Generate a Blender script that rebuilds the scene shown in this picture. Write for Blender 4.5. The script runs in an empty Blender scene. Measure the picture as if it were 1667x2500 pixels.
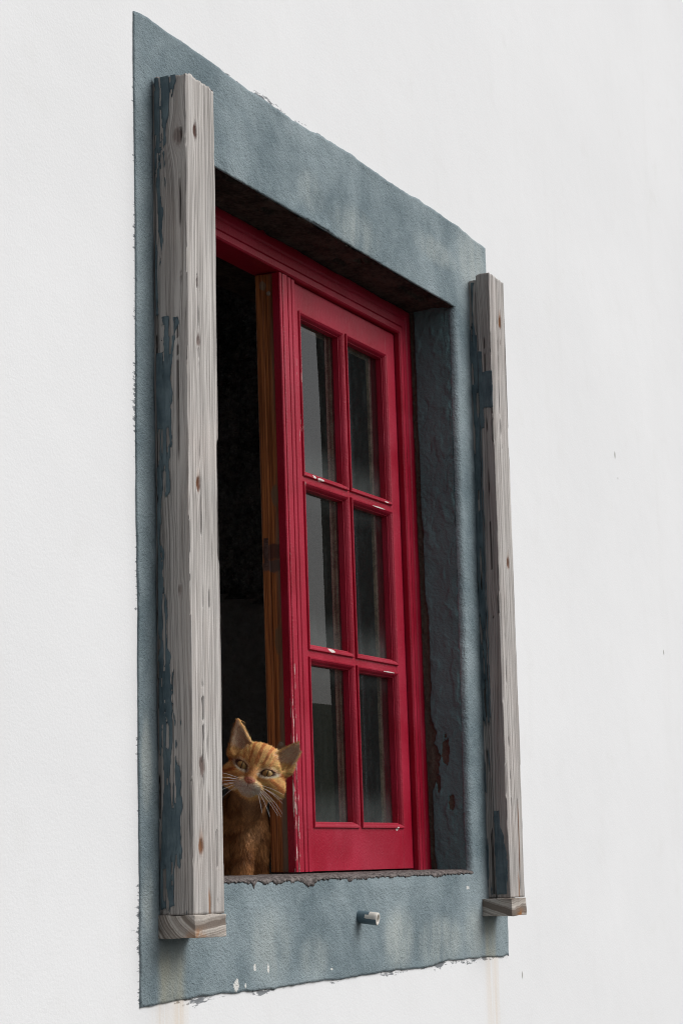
import bpy, bmesh, math, random
import numpy as np
from mathutils import Matrix, Vector

random.seed(7)
RNG = np.random.default_rng(11)
SC = bpy.context.scene
COL = SC.collection
R = math.radians

# ------------------------------------------------------------------ camera
# wall plane is Y = 0 (outside is -Y), sill front edge is Z = 0, left end of the painted surround is X = 0
YAW, PITCH, ROLL = R(24.928), R(9.2228), R(-1.2722)
CAM = np.array([-2.6538, -1.5601, 0.0259])
FW = np.array([math.cos(PITCH) * math.cos(YAW), math.cos(PITCH) * math.sin(YAW), math.sin(PITCH)])
_r0 = np.array([math.sin(YAW), -math.cos(YAW), 0.0])
_u0 = np.cross(_r0, FW)
RT = math.cos(ROLL) * _r0 + math.sin(ROLL) * _u0
UP = -math.sin(ROLL) * _r0 + math.cos(ROLL) * _u0
cam = bpy.data.cameras.new('camera')
cam.sensor_fit = 'VERTICAL'
cam.sensor_height = 36.0
cam.lens = 36.0 * 5245.0 / 2500.0
cam.clip_start = 0.05
cam.clip_end = 2000
camo = bpy.data.objects.new('camera', cam)
COL.objects.link(camo)
M = Matrix.Identity(4)
for i in range(3):
    M[i][0], M[i][1], M[i][2], M[i][3] = RT[i], UP[i], -FW[i], CAM[i]
camo.matrix_world = M
SC.camera = camo

# ------------------------------------------------------------------ light: soft, high overcast from the front right
SUN_FROM = Vector((0.40, -0.72, 0.74)).normalized()
world = bpy.data.worlds.new('World')
SC.world = world
world.use_nodes = True
wn = world.node_tree
wn.nodes.clear()
sky = wn.nodes.new('ShaderNodeTexSky')
sky.sky_type = 'NISHITA'
sky.sun_disc = False
sky.sun_elevation = math.asin(SUN_FROM.z)
sky.sun_rotation = math.atan2(SUN_FROM.x, SUN_FROM.y)
sky.dust_density = 4.0
hs = wn.nodes.new('ShaderNodeHueSaturation')
hs.inputs['Saturation'].default_value = 0.22       # clouded over: nearly grey
bg = wn.nodes.new('ShaderNodeBackground')
bg.inputs['Strength'].default_value = 0.085
wo = wn.nodes.new('ShaderNodeOutputWorld')
wn.links.new(sky.outputs[0], hs.inputs['Color'])
wn.links.new(hs.outputs[0], bg.inputs['Color'])
wn.links.new(bg.outputs[0], wo.inputs['Surface'])
sun = bpy.data.lights.new('sun', 'SUN')
sun.energy = 1.5
sun.angle = R(42)
sun.color = (1.0, 0.992, 0.98)
suno = bpy.data.objects.new('sun', sun)
COL.objects.link(suno)
suno.rotation_euler = (-SUN_FROM).to_track_quat('-Z', 'Y').to_euler()
suno.location = (6, -6, 8)
SC.view_settings.view_transform = 'Standard'
SC.view_settings.look = 'None'
SC.view_settings.exposure = 0.34
SC.view_settings.gamma = 1.0
SC.view_settings.use_curve_mapping = False
SC.cycles.use_denoising = True
SC.cycles.denoising_prefilter = 'NONE'
SC.cycles.use_light_tree = False
SC.cycles.filter_width = 1.1
SC.cycles.max_bounces = 8
SC.cycles.diffuse_bounces = 6

# ------------------------------------------------------------------ numeric noise
def _hash(ix, iy, iz, seed):
    h = (ix.astype(np.int64) * 374761393 + iy.astype(np.int64) * 668265263 + iz.astype(np.int64) * 2147483647 + seed * 974711) & 0xFFFFFFFF
    h = ((h ^ (h >> 13)) * 1274126177) & 0xFFFFFFFF
    h = ((h ^ (h >> 16)) * 2246822519) & 0xFFFFFFFF
    return ((h ^ (h >> 15)) & 0xFFFFFF) / float(0xFFFFFF)

def noise(x, y=0.0, z=0.0, seed=0):
    x, y, z = np.broadcast_arrays(np.asarray(x, float), np.asarray(y, float), np.asarray(z, float))
    ix, iy, iz = np.floor(x), np.floor(y), np.floor(z)
    fx, fy, fz = x - ix, y - iy, z - iz
    sx, sy, sz = [t * t * (3 - 2 * t) for t in (fx, fy, fz)]
    out = 0
    for a in (0, 1):
        for b in (0, 1):
            for c in (0, 1):
                w = (sx if a else 1 - sx) * (sy if b else 1 - sy) * (sz if c else 1 - sz)
                out = out + w * _hash(ix + a, iy + b, iz + c, seed)
    return out * 2 - 1

def fbm(x, y=0.0, z=0.0, seed=0, octaves=4):
    s, a, n = 0, 1.0, 0
    for o in range(octaves):
        k = 2 ** o
        s = s + a * noise(np.asarray(x) * k, np.asarray(y) * k, np.asarray(z) * k, seed + o)
        n += a
        a *= 0.5
    return s / n

def sstep(a, b, x):
    t = np.clip((np.asarray(x, float) - a) / (b - a), 0, 1)
    return t * t * (3 - 2 * t)

# ------------------------------------------------------------------ object helpers
def link(o, parent=None):
    COL.objects.link(o)
    if parent is not None:
        o.parent = parent
    return o

def tag(o, label=None, cat=None, group=None, kind=None):
    for k, v in (('label', label), ('category', cat), ('group', group), ('kind', kind)):
        if v:
            o[k] = v
    return o

def empty(name, loc, rot=(0, 0, 0)):
    o = bpy.data.objects.new(name, None)
    o.empty_display_size = 0.05
    o.location = loc
    o.rotation_euler = rot
    COL.objects.link(o)
    return o

def mesh_obj(name, verts, faces, mats, parent=None, smooth=True, attrs=None, midx=None):
    me = bpy.data.meshes.new(name)
    me.from_pydata([tuple(v) for v in np.asarray(verts, float)], [], [tuple(int(i) for i in f) for f in faces])
    for m in (mats if isinstance(mats, (list, tuple)) else [mats]):
        me.materials.append(m)
    if smooth:
        me.polygons.foreach_set('use_smooth', [True] * len(me.polygons))
    if midx is not None:
        me.polygons.foreach_set('material_index', [int(i) for i in midx])
    for k, v in (attrs or {}).items():
        v = np.asarray(v, np.float32)
        if v.ndim == 1:
            a = me.attributes.new(k, 'FLOAT', 'POINT')
            a.data.foreach_set('value', v)
        elif k.startswith('col'):
            a = me.attributes.new(k, 'FLOAT_COLOR', 'POINT')
            a.data.foreach_set('color', np.concatenate([v, np.ones((len(v), 1), np.float32)], 1).ravel())
        else:
            a = me.attributes.new(k, 'FLOAT_VECTOR', 'POINT')
            a.data.foreach_set('vector', v.ravel())
    me.update()
    return link(bpy.data.objects.new(name, me), parent)

def grid_faces(n, m, flip=False, wrap=False):
    i, j = np.meshgrid(np.arange(n if wrap else n - 1), np.arange(m - 1), indexing='ij')
    a = i * m + j
    b = ((i + 1) % n) * m + j
    f = np.stack([a, b, b + 1, a + 1], -1).reshape(-1, 4)
    return f[:, ::-1] if flip else f

def bm_obj(name, bm, mats, parent=None, smooth=False):
    me = bpy.data.meshes.new(name)
    bm.normal_update()
    bm.to_mesh(me)
    bm.free()
    for m in (mats if isinstance(mats, (list, tuple)) else [mats]):
        me.materials.append(m)
    if smooth:
        me.polygons.foreach_set('use_smooth', [True] * len(me.polygons))
    return link(bpy.data.objects.new(name, me), parent)

def add_box(bm, x0, x1, y0, y1, z0, z1, bev=0.0, mi=0):
    r = bmesh.ops.create_cube(bm, size=1.0)
    vs = r['verts']
    for v in vs:
        v.co = Vector(((x0 + x1) / 2 + v.co.x * (x1 - x0), (y0 + y1) / 2 + v.co.y * (y1 - y0), (z0 + z1) / 2 + v.co.z * (z1 - z0)))
    es = list({e for v in vs for e in v.link_edges})
    fs = list({f for v in vs for f in v.link_faces})
    for f in fs:
        f.material_index = mi
    if bev > 0:
        bmesh.ops.bevel(bm, geom=es, offset=bev, segments=2, profile=0.6, affect='EDGES')

# ------------------------------------------------------------------ material helpers
class NT:
    def __init__(self, name):
        self.m = bpy.data.materials.new(name)
        self.m.use_nodes = True
        self.t = self.m.node_tree
        self.t.nodes.clear()
        self.out = self.n('ShaderNodeOutputMaterial')
    def n(self, kind, **kw):
        nd = self.t.nodes.new(kind)
        for k, v in kw.items():
            setattr(nd, k, v)
        return nd
    def set(self, sock, v):
        if isinstance(v, bpy.types.NodeSocket):
            self.t.links.new(v, sock)
        elif isinstance(v, (tuple, list)) and len(v) == 3 and sock.type == 'RGBA':
            sock.default_value = (*v, 1)
        else:
            sock.default_value = v
    def math(self, op, a, b=0.0, c=None, clamp=False):
        nd = self.n('ShaderNodeMath', operation=op, use_clamp=clamp)
        self.set(nd.inputs[0], a)
        self.set(nd.inputs[1], b)
        if c is not None:
            self.set(nd.inputs[2], c)
        return nd.outputs[0]
    def vmath(self, op, a, b):
        nd = self.n('ShaderNodeVectorMath', operation=op)
        self.set(nd.inputs[0], a)
        self.set(nd.inputs[1], b)
        return nd.outputs[0]
    def coord(self):
        return self.n('ShaderNodeTexCoord').outputs['Object']
    def sep(self, v):
        nd = self.n('ShaderNodeSeparateXYZ')
        self.set(nd.inputs[0], v)
        return nd.outputs
    def comb(self, x, y, z):
        nd = self.n('ShaderNodeCombineXYZ')
        for i, q in enumerate((x, y, z)):
            self.set(nd.inputs[i], q)
        return nd.outputs[0]
    def noise(self, vec, scale=1.0, detail=3.0, rough=0.55, dist=0.0):
        nd = self.n('ShaderNodeTexNoise')
        self.set(nd.inputs['Vector'], vec)
        nd.inputs['Scale'].default_value = scale
        nd.inputs['Detail'].default_value = detail
        nd.inputs['Roughness'].default_value = rough
        nd.inputs['Distortion'].default_value = dist
        return nd.outputs['Fac']
    def ramp(self, fac, a, b, lo=0.0, hi=1.0):
        nd = self.n('ShaderNodeMapRange', interpolation_type='SMOOTHSTEP')
        self.set(nd.inputs['Value'], fac)
        self.set(nd.inputs['From Min'], a)
        self.set(nd.inputs['From Max'], b)
        self.set(nd.inputs['To Min'], lo)
        self.set(nd.inputs['To Max'], hi)
        return nd.outputs[0]
    def mix(self, fac, a, b, mode='MIX'):
        nd = self.n('ShaderNodeMix', data_type='RGBA', blend_type=mode)
        self.set(nd.inputs[0], fac)
        self.set(nd.inputs[6], a)
        self.set(nd.inputs[7], b)
        return nd.outputs[2]
    def attr(self, name, out='Fac'):
        return self.n('ShaderNodeAttribute', attribute_name=name).outputs[out]
    def bump(self, h, dist, strength=1.0, normal=None):
        nd = self.n('ShaderNodeBump')
        self.set(nd.inputs['Height'], h)
        nd.inputs['Distance'].default_value = dist
        nd.inputs['Strength'].default_value = strength
        if normal is not None:
            self.set(nd.inputs['Normal'], normal)
        return nd.outputs[0]
    def bsdf(self, color, rough=0.8, normal=None, spec=0.3):
        b = self.n('ShaderNodeBsdfPrincipled')
        self.set(b.inputs['Base Color'], color)
        self.set(b.inputs['Roughness'], rough)
        b.inputs['Specular IOR Level'].default_value = spec
        if normal is not None:
            self.set(b.inputs['Normal'], normal)
        self.t.links.new(b.outputs[0], self.out.inputs[0])
        return b

# outer and inner outline of the painted surround
OX0, OX1, OZ0, OZ1 = 0.0, 1.4425, -0.168, 1.2925
IX0, IX1, IZ0, IZ1 = 0.185, 1.258, -0.002, 1.1225
WALLB = 0.34          # back of the wall

def blob(t, x, z, cx, cz, rx, rz):
    """soft stain mask: 1 inside an ellipse in the wall plane, 0 outside"""
    a = t.math('DIVIDE', t.math('SUBTRACT', x, cx), rx)
    b = t.math('DIVIDE', t.math('SUBTRACT', z, cz), rz)
    d = t.math('SQRT', t.math('ADD', t.math('MULTIPLY', a, a), t.math('MULTIPLY', b, b)))
    return t.ramp(d, 0.35, 1.0, 1.0, 0.0)

def mat_white():
    t = NT('white_render')
    co = t.coord()
    x, y, z = t.sep(co)
    big = t.noise(co, 1.3, 4, 0.6)
    mid = t.noise(co, 9.0, 3, 0.6)
    col = t.mix(t.ramp(big, 0.3, 0.7), (0.805, 0.81, 0.82), (0.84, 0.845, 0.855))
    col = t.mix(t.ramp(mid, 0.55, 0.8, 0, 0.25), col, (0.74, 0.735, 0.72))
    # remnants of old dark paint dragged past the outline of the surround
    wob = t.math('MULTIPLY', t.math('SUBTRACT', t.noise(co, 7.0, 3), 0.5), 0.014)
    dx = t.math('SUBTRACT', t.math('ABSOLUTE', t.math('SUBTRACT', x, (OX0 + OX1) / 2)), (OX1 - OX0) / 2)
    dz = t.math('SUBTRACT', t.math('ABSOLUTE', t.math('SUBTRACT', z, (OZ0 + OZ1) / 2)), (OZ1 - OZ0) / 2)
    d = t.math('ADD', t.math('MAXIMUM', dx, dz), wob)
    streak = t.noise(t.vmath('MULTIPLY', co, (26, 60, 130)), 1.0, 4, 0.75)
    patch = t.noise(co, 5.0, 2)
    near = t.ramp(d, 0.0, 0.014, 1.0, 0.0)
    thr = t.math('ADD', t.math('MULTIPLY', near, 0.20), t.math('MULTIPLY', t.math('SUBTRACT', patch, 0.5), 0.95))
    m = t.ramp(t.math('ADD', streak, thr), 0.74, 0.80)
    m = t.math('MULTIPLY', m, t.ramp(d, 0.0, 0.03, 1.0, 0.0))
    # right hand edge was cut in cleanly
    m = t.math('MULTIPLY', m, t.ramp(x, 1.43, 1.444, 1.0, 0.05))
    col = t.mix(t.math('MULTIPLY', m, 0.8), col, (0.05, 0.065, 0.08))
    # rusty run-off under the two posts
    for cx, w in ((0.115, 0.022), (1.355, 0.03), (0.06, 0.02)):
        s = t.math('DIVIDE', t.math('SUBTRACT', x, cx), w)
        s = t.math('POWER', 2.718, t.math('MULTIPLY', t.math('MULTIPLY', s, s), -1.0))
        run = t.noise(t.comb(t.math('MULTIPLY', x, 60), 0.0, t.math('MULTIPLY', z, 3)), 1.0, 3)
        f = t.math('MULTIPLY', t.math('MULTIPLY', s, t.ramp(z, -0.62, -0.19)), t.ramp(run, 0.25, 0.7))
        f = t.math('MULTIPLY', f, t.math('LESS_THAN', z, -0.15))
        col = t.mix(t.math('MULTIPLY', f, 0.5), col, (0.68, 0.52, 0.34))
    # long faint vertical dirt runs
    run = t.noise(t.comb(t.math('MULTIPLY', x, 7), 0.0, t.math('MULTIPLY', z, 0.5)), 1.0, 4, 0.6)
    col = t.mix(t.ramp(run, 0.55, 0.8, 0, 0.09), col, (0.62, 0.61, 0.58))
    for cx, cz, rx, rz in ((2.284, 0.985, .006, .012), (2.62, 0.53, .005, .009), (1.52, -0.21, .004, .010), (2.30, 0.93, .003, .004)):
        col = t.mix(t.math('MULTIPLY', blob(t, x, z, cx, cz, rx, rz), 0.7), col, (0.12, 0.11, 0.08))
    g1 = t.noise(co, 210.0, 3, 0.65)
    g2 = t.noise(co, 24.0, 3, 0.5)
    h = t.math('ADD', g1, t.math('MULTIPLY', g2, 1.2))
    nb = t.bump(h, 0.0007, 0.6)
    nb = t.bump(t.noise(co, 3.0, 2), 0.005, 0.5, nb)
    t.bsdf(col, 0.9, nb, 0.15)
    return t.m

def blue_layers(t, co):
    x, y, z = t.sep(co)
    big = t.noise(co, 4.0, 5, 0.62, 0.4)
    fine = t.noise(co, 55.0, 3, 0.6)
    col = t.mix(t.ramp(big, 0.32, 0.68), (0.134, 0.184, 0.208), (0.295, 0.358, 0.384))
    col = t.mix(t.ramp(fine, 0.45, 0.75, 0, 0.35), col, (0.25, 0.32, 0.34))
    return col, x, y, z, big

def mat_blue():
    t = NT('slate_blue_masonry_paint')
    co = t.coord()
    col, x, y, z, big = blue_layers(t, co)
    run = t.noise(t.comb(t.math('MULTIPLY', x, 28), 0.0, t.math('MULTIPLY', z, 6)), 1.0, 4, 0.6)
    spots = ((0.79, 1.155, 0.13, 0.06, .5), (0.60, 1.18, 0.07, 0.05, .3), (1.36, 1.24, 0.10, 0.10, .55), (1.17, 1.215, 0.14, 0.035, .5),
             (0.90, -0.115, 0.09, 0.075, .75), (1.09, -0.125, 0.15, 0.06, .6), (0.40, -0.10, 0.10, 0.08, .45), (0.56, -0.13, 0.08, .05, .35),
             (1.26, -.12, 0.07, 0.07, .5), (0.02, 0.17, 0.022, 0.09, .75), (0.02, -.02, .02, .06, .5), (1.42, 1.2, .03, .12, .4))
    m = None
    for cx, cz, rx, rz, k in spots:
        b = t.math('MULTIPLY', blob(t, x, z, cx, cz, rx, rz), k)
        m = b if m is None else t.math('MAXIMUM', m, b)
    m = t.math('MULTIPLY', m, t.ramp(t.math('ADD', run, t.math('MULTIPLY', big, 0.5)), 0.45, 0.95))
    col = t.mix(m, col, (0.47, 0.51, 0.49))
    # yellow-grey run-off under the posts
    for x0, x1 in ((0.050, 0.128), (1.315, 1.375)):
        s = t.math('MULTIPLY', t.ramp(x, x0 - .01, x0 + .008), t.ramp(x, x1 - .02, x1 + .008, 1.0, 0.0))
        s = t.math('MULTIPLY', s, t.ramp(z, -0.075, -0.12))
        s = t.math('MULTIPLY', s, t.ramp(run, 0.2, 0.7, 0.2, 0.8))
        col = t.mix(s, col, (0.38, 0.375, 0.30))
    # bare white flecks
    for cx, cz, rx, rz in ((0.283, -.156, .011, .012), (0.345, -.133, .006, .007), (0.392, -.139, .004, .010), (.315, -.158, .003, .006), (.62, -.15, .006, .003), (1.235, -.03, .010, .005)):
        w = t.math('MULTIPLY', t.math('SUBTRACT', t.noise(co, 130, 3, 0.7), 0.5), 2.6)
        a = t.math('DIVIDE', t.math('SUBTRACT', x, cx), rx)
        b = t.math('DIVIDE', t.math('SUBTRACT', z, cz), rz)
        dd = t.math('ADD', t.math('ADD', t.math('MULTIPLY', a, a), t.math('MULTIPLY', b, b)), w)
        col = t.mix(t.ramp(dd, 0.45, 0.65, 1.0, 0.0), col, (0.75, 0.75, 0.72))
    g1 = t.noise(co, 230.0, 3, 0.7)
    g2 = t.noise(co, 40.0, 3, 0.55)
    nb = t.bump(t.math('ADD', g1, t.math('MULTIPLY', g2, 0.35)), 0.0036, 1.0)
    t.bsdf(col, 0.75, nb, 0.25)
    return t.m

def mat_reveal():
    """same blue paint, crumbling to brown render where attribute 'bare' says so"""
    t = NT('crumbling_blue_plaster')
    co = t.coord()
    col, x, y, z, big = blue_layers(t, co)
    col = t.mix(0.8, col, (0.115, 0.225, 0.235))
    bare = t.attr('bare')
    br = t.mix(t.noise(co, 70, 4, 0.7), (0.05, 0.036, 0.028), (0.20, 0.16, 0.13))
    m = t.ramp(t.math('ADD', bare, t.math('MULTIPLY', t.math('SUBTRACT', t.noise(co, 140, 3), 0.5), 0.3)), 0.45, 0.55)
    col = t.mix(m, col, br)
    g = t.math('ADD', t.noise(co, 170.0, 3, 0.65), t.math('MULTIPLY', t.noise(co, 40.0, 3), 0.9))
    t.bsdf(col, 0.85, t.bump(g, 0.0028, 0.9), 0.2)
    return t.m

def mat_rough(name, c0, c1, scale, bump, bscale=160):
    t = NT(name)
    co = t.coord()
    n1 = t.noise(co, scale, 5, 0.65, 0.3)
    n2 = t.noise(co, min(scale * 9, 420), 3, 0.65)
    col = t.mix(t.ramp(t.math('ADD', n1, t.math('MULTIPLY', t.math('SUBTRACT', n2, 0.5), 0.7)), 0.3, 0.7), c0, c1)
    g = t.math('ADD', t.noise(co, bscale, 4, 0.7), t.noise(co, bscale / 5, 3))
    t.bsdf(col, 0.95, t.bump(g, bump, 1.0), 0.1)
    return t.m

def mat_wood(name, dark, mid, light, rust=True, seed=0.0):
    """weathered softwood; 'g' = across-grain coordinate bent round knots, 'knot', 'rust', 'crack' masks"""
    t = NT(name)
    co = t.coord()
    x, y, z = t.sep(co)
    g = t.attr('g')
    v = t.comb(g, seed, t.math('MULTIPLY', z, 0.0075))
    fine = t.noise(v, 620.0, 2, 0.55)
    coarse = t.noise(t.comb(g, seed + 11.0, t.math('MULTIPLY', z, 0.0065)), 300.0, 2, 0.5)
    broad = t.noise(v, 85.0, 3, 0.6)
    blot = t.noise(t.comb(g, seed + 3.0, t.math('MULTIPLY', z, 0.06)), 38.0, 4, 0.6)
    saw = t.noise(t.vmath('MULTIPLY', co, (300, 300, 420)), 1.0, 2, 0.6)
    ridge = t.math('ABSOLUTE', t.math('SUBTRACT', coarse, 0.5))
    lines = t.ramp(ridge, 0.0, 0.055)
    f = t.math('ADD', t.math('MULTIPLY', fine, 0.6), t.math('MULTIPLY', broad, 0.4))
    col = t.mix(t.ramp(f, 0.36, 0.60), mid, light)
    col = t.mix(t.math('MULTIPLY', t.math('SUBTRACT', 1.0, lines), t.ramp(broad, 0.35, 0.6, 0.75, 0.3)), col, dark)
    col = t.mix(t.ramp(blot, 0.45, 0.72, 0.0, 0.45), col, mid)
    col = t.mix(t.ramp(saw, 0.55, 0.8, 0, 0.15), col, mid)
    # shade put into the side faces' colour, darker and browner than the front
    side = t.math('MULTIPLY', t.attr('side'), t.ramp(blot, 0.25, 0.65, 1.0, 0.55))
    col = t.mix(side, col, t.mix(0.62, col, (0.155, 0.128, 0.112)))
    warm = t.noise(co, 9.0, 3)
    col = t.mix(t.ramp(warm, 0.45, 0.75, 0, 0.25), col, (light[0] * .86, light[1] * 0.76, light[2] * 0.72))
    kn = t.attr('knot')
    col = t.mix(kn, col, (0.10, 0.055, 0.045))
    if rust:
        col = t.mix(t.math('MULTIPLY', t.attr('rust'), t.ramp(fine, 0.3, 0.6, 0.45, 1.0)), col, (0.34, 0.13, 0.03))
    cr = t.attr('crack')
    crn = t.noise(t.comb(g, seed + 7.0, t.math('MULTIPLY', z, 0.010)), 260.0, 1, 0.4)
    crm = t.math('MAXIMUM', cr, t.ramp(crn, 0.80, 0.83))
    col = t.mix(t.math('MULTIPLY', crm, 0.9), col, (0.03, 0.022, 0.02))
    h = t.math('SUBTRACT', t.math('ADD', t.math('MULTIPLY', lines, 0.6), t.math('MULTIPLY', saw, 0.25)), t.math('MULTIPLY', crm, 1.2))
    t.bsdf(col, 0.85, t.bump(h, 0.0016, 1.0), 0.15)
    return t.m

def mat_endgrain():
    t = NT('weathered_block_wood')
    co = t.coord()
    x, y, z = t.sep(co)
    wob = t.math('MULTIPLY', t.noise(co, 14, 2), 0.02)
    # long grain runs along X; growth rings show as slightly sloping bands on the front
    r = t.math('SQRT', t.math('ADD', t.math('POWER', t.math('ADD', y, 0.10), 2.0), t.math('POWER', t.math('SUBTRACT', t.math('ADD', z, wob), t.math('MULTIPLY', x, 0.10)), 2.0)))
    bands = t.noise(t.comb(t.math('MULTIPLY', r, 150), 0.0, t.math('MULTIPLY', x, 1.2)), 1.0, 3, 0.6)
    saw = t.noise(t.vmath('MULTIPLY', co, (500, 260, 260)), 1.0, 2)
    col = t.mix(t.ramp(bands, 0.40, 0.60), (0.20, 0.165, 0.14), (0.52, 0.475, 0.43))
    col = t.mix(t.ramp(saw, 0.5, 0.75, 0, 0.35), col, (0.14, 0.115, 0.10))
    ru = t.math('MULTIPLY', t.attr('rust'), t.ramp(t.noise(co, 60, 3), 0.3, 0.6))
    col = t.mix(ru, col, (0.33, 0.14, 0.04))
    t.bsdf(col, 0.9, t.bump(t.math('ADD', bands, t.math('MULTIPLY', saw, 0.5)), 0.0016, 1.0), 0.1)
    return t.m

def mat_oldpaint():
    t = NT('old_dark_blue_paint')
    co = t.coord()
    n = t.noise(co, 30, 4, 0.6)
    n2 = t.noise(t.vmath('MULTIPLY', co, (260, 260, 22)), 1.0, 3, 0.6)
    col = t.mix(t.ramp(n, 0.3, 0.7), (0.066, 0.100, 0.118), (0.125, 0.170, 0.190))
    col = t.mix(t.ramp(n2, 0.55, 0.75, 0, 0.5), col, (0.035, 0.048, 0.056))
    t.bsdf(col, 0.6, t.bump(n2, 0.0015, 1.0), 0.3)
    return t.m

def mat_red():
    t = NT('crimson_gloss_paint')
    co = t.coord()
    x, y, z = t.sep(co)
    geo = t.n('ShaderNodeNewGeometry')
    n = t.noise(co, 6, 4, 0.6, 0.5)
    brush = t.noise(t.vmath('MULTIPLY', co, (300, 300, 9)), 1.0, 3, 0.6)
    brushx = t.noise(t.vmath('MULTIPLY', co, (7, 300, 260)), 1.0, 3, 0.6)
    col = t.mix(t.ramp(n, 0.35, 0.7), (0.315, 0.002, 0.020), (0.40, 0.007, 0.036))
    # sun-faded chalky bloom, patchy
    bloom = t.math('MULTIPLY', t.ramp(t.noise(co, 3.2, 4, 0.6, 0.6), 0.45, 0.75), 0.22)
    col = t.mix(bloom, col, (0.42, 0.075, 0.115))
    col = t.mix(t.ramp(brush, 0.58, 0.78, 0, 0.45), col, (0.22, 0.004, 0.016))
    # dirt caught in the vertical flutes of the meeting bead
    # chips to white primer: on a few arrises only
    chip = t.noise(t.vmath('MULTIPLY', co, (260, 260, 22)), 1.0, 4, 0.7)
    c2 = t.noise(co, 2.6, 2)
    zone = t.math('MULTIPLY', t.ramp(x, 0.6595, 0.660), t.ramp(x, 0.6745, 0.6755, 1, 0))
    zone = t.math('MULTIPLY', zone, t.math('LESS_THAN', y, 0.0032))
    zone = t.math('MULTIPLY', zone, t.ramp(z, 0.50, 0.2, 0.45, 1.25))
    zone2 = t.math('MULTIPLY', t.math('MULTIPLY', t.ramp(x, 0.72, 0.735), t.ramp(x, 0.775, 0.78, 1, 0)), t.math('MULTIPLY', t.ramp(z, .66, .70), t.ramp(z, .98, .93)))
    zz = t.math('ADD', t.math('MULTIPLY', zone, 0.155), t.math('MULTIPLY', zone2, 0.14))
    m = t.ramp(t.math('ADD', chip, t.math('ADD', zz, t.math('MULTIPLY', t.math('SUBTRACT', c2, 0.5), 0.10))), 0.775, 0.785)
    col = t.mix(m, col, (0.72, 0.66, 0.60))
    # single big flakes on the glazing bars
    for cx, cz, rx, rz in ((.850, .3955, .013, .0042), (1.10, .374, .024, .0013), (1.08, .6905, .030, .0012), (.800, .7075, .006, .0035), (.825, .7055, .014, .0030), (1.118, .0775, .006, .0036), (1.12, .7065, .010, .0012)):
        w = t.math('MULTIPLY', t.math('SUBTRACT', t.noise(co, 190, 3, 0.7), 0.5), 2.0)
        a = t.math('DIVIDE', t.math('SUBTRACT', x, cx), rx)
        b = t.math('DIVIDE', t.math('SUBTRACT', z, cz), rz)
        dd = t.math('ADD', t.math('ADD', t.math('MULTIPLY', a, a), t.math('MULTIPLY', b, b)), w)
        mm = t.math('MULTIPLY', t.ramp(dd, 0.8, 1.0, 1.0, 0.0), t.math('LESS_THAN', y, 0.0165))
        col = t.mix(mm, col, (0.70, 0.66, 0.62))
    gg = t.math('ADD', t.noise(co, 260, 2), t.math('MULTIPLY', brush, 0.8))
    b = t.bsdf(col, t.ramp(n, 0.3, 0.7, 0.34, 0.52), t.bump(gg, 0.0008, 0.9), 0.32)
    return t.m

def mat_brown():
    t = NT('varnished_brown_wood')
    co = t.coord()
    x, y, z = t.sep(co)
    gr = t.noise(t.comb(t.math('MULTIPLY', y, 480), t.math('MULTIPLY', x, 90), t.math('MULTIPLY', z, 7)), 1.0, 4, 0.6, 0.3)
    col = t.mix(t.ramp(gr, 0.35, 0.65), (0.16, 0.050, 0.016), (0.47, 0.172, 0.054))
    # greyed where the weather reaches it (outer half of the edge) and lower down
    wth = t.math('ADD', t.ramp(y, 0.036, 0.018), t.math('MULTIPLY', t.math('SUBTRACT', t.noise(t.vmath('MULTIPLY', co, (30, 90, 5)), 1.0, 4), 0.5), 1.3))
    wth = t.math('ADD', wth, t.ramp(z, 0.5, 0.0, -0.25, 0.15))
    col = t.mix(t.ramp(wth, 0.4, 1.0, 0, 0.85), col, (0.17, 0.14, 0.11))
    # worn lock recess and knots
    for cy, cz, ry, rz, cc in ((.030, .555, .03, .016, (.085, .040, .036)), (.026, .53, .03, .012, (.10, .075, .07)), (.034, 1.035, .006, .010, (.22, .16, .11)), (.022, .655, .009, .022, (.19, .13, .08)), (.022, .40, .010, .03, (.17, .11, .06)), (.024, .215, .009, .012, (.24, .19, .14))):
        a = t.math('DIVIDE', t.math('SUBTRACT', y, cy), ry)
        b = t.math('DIVIDE', t.math('SUBTRACT', z, cz), rz)
        dd = t.math('ADD', t.math('ADD', t.math('MULTIPLY', a, a), t.math('MULTIPLY', b, b)), t.math('MULTIPLY', t.math('SUBTRACT', t.noise(co, 120, 3), 0.5), 1.1))
        col = t.mix(t.ramp(dd, 0.5, 1.0, 0.85, 0.0), col, cc)
    t.bsdf(col, 0.5, t.bump(gr, 0.0012, 0.8), 0.35)
    return t.m

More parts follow.
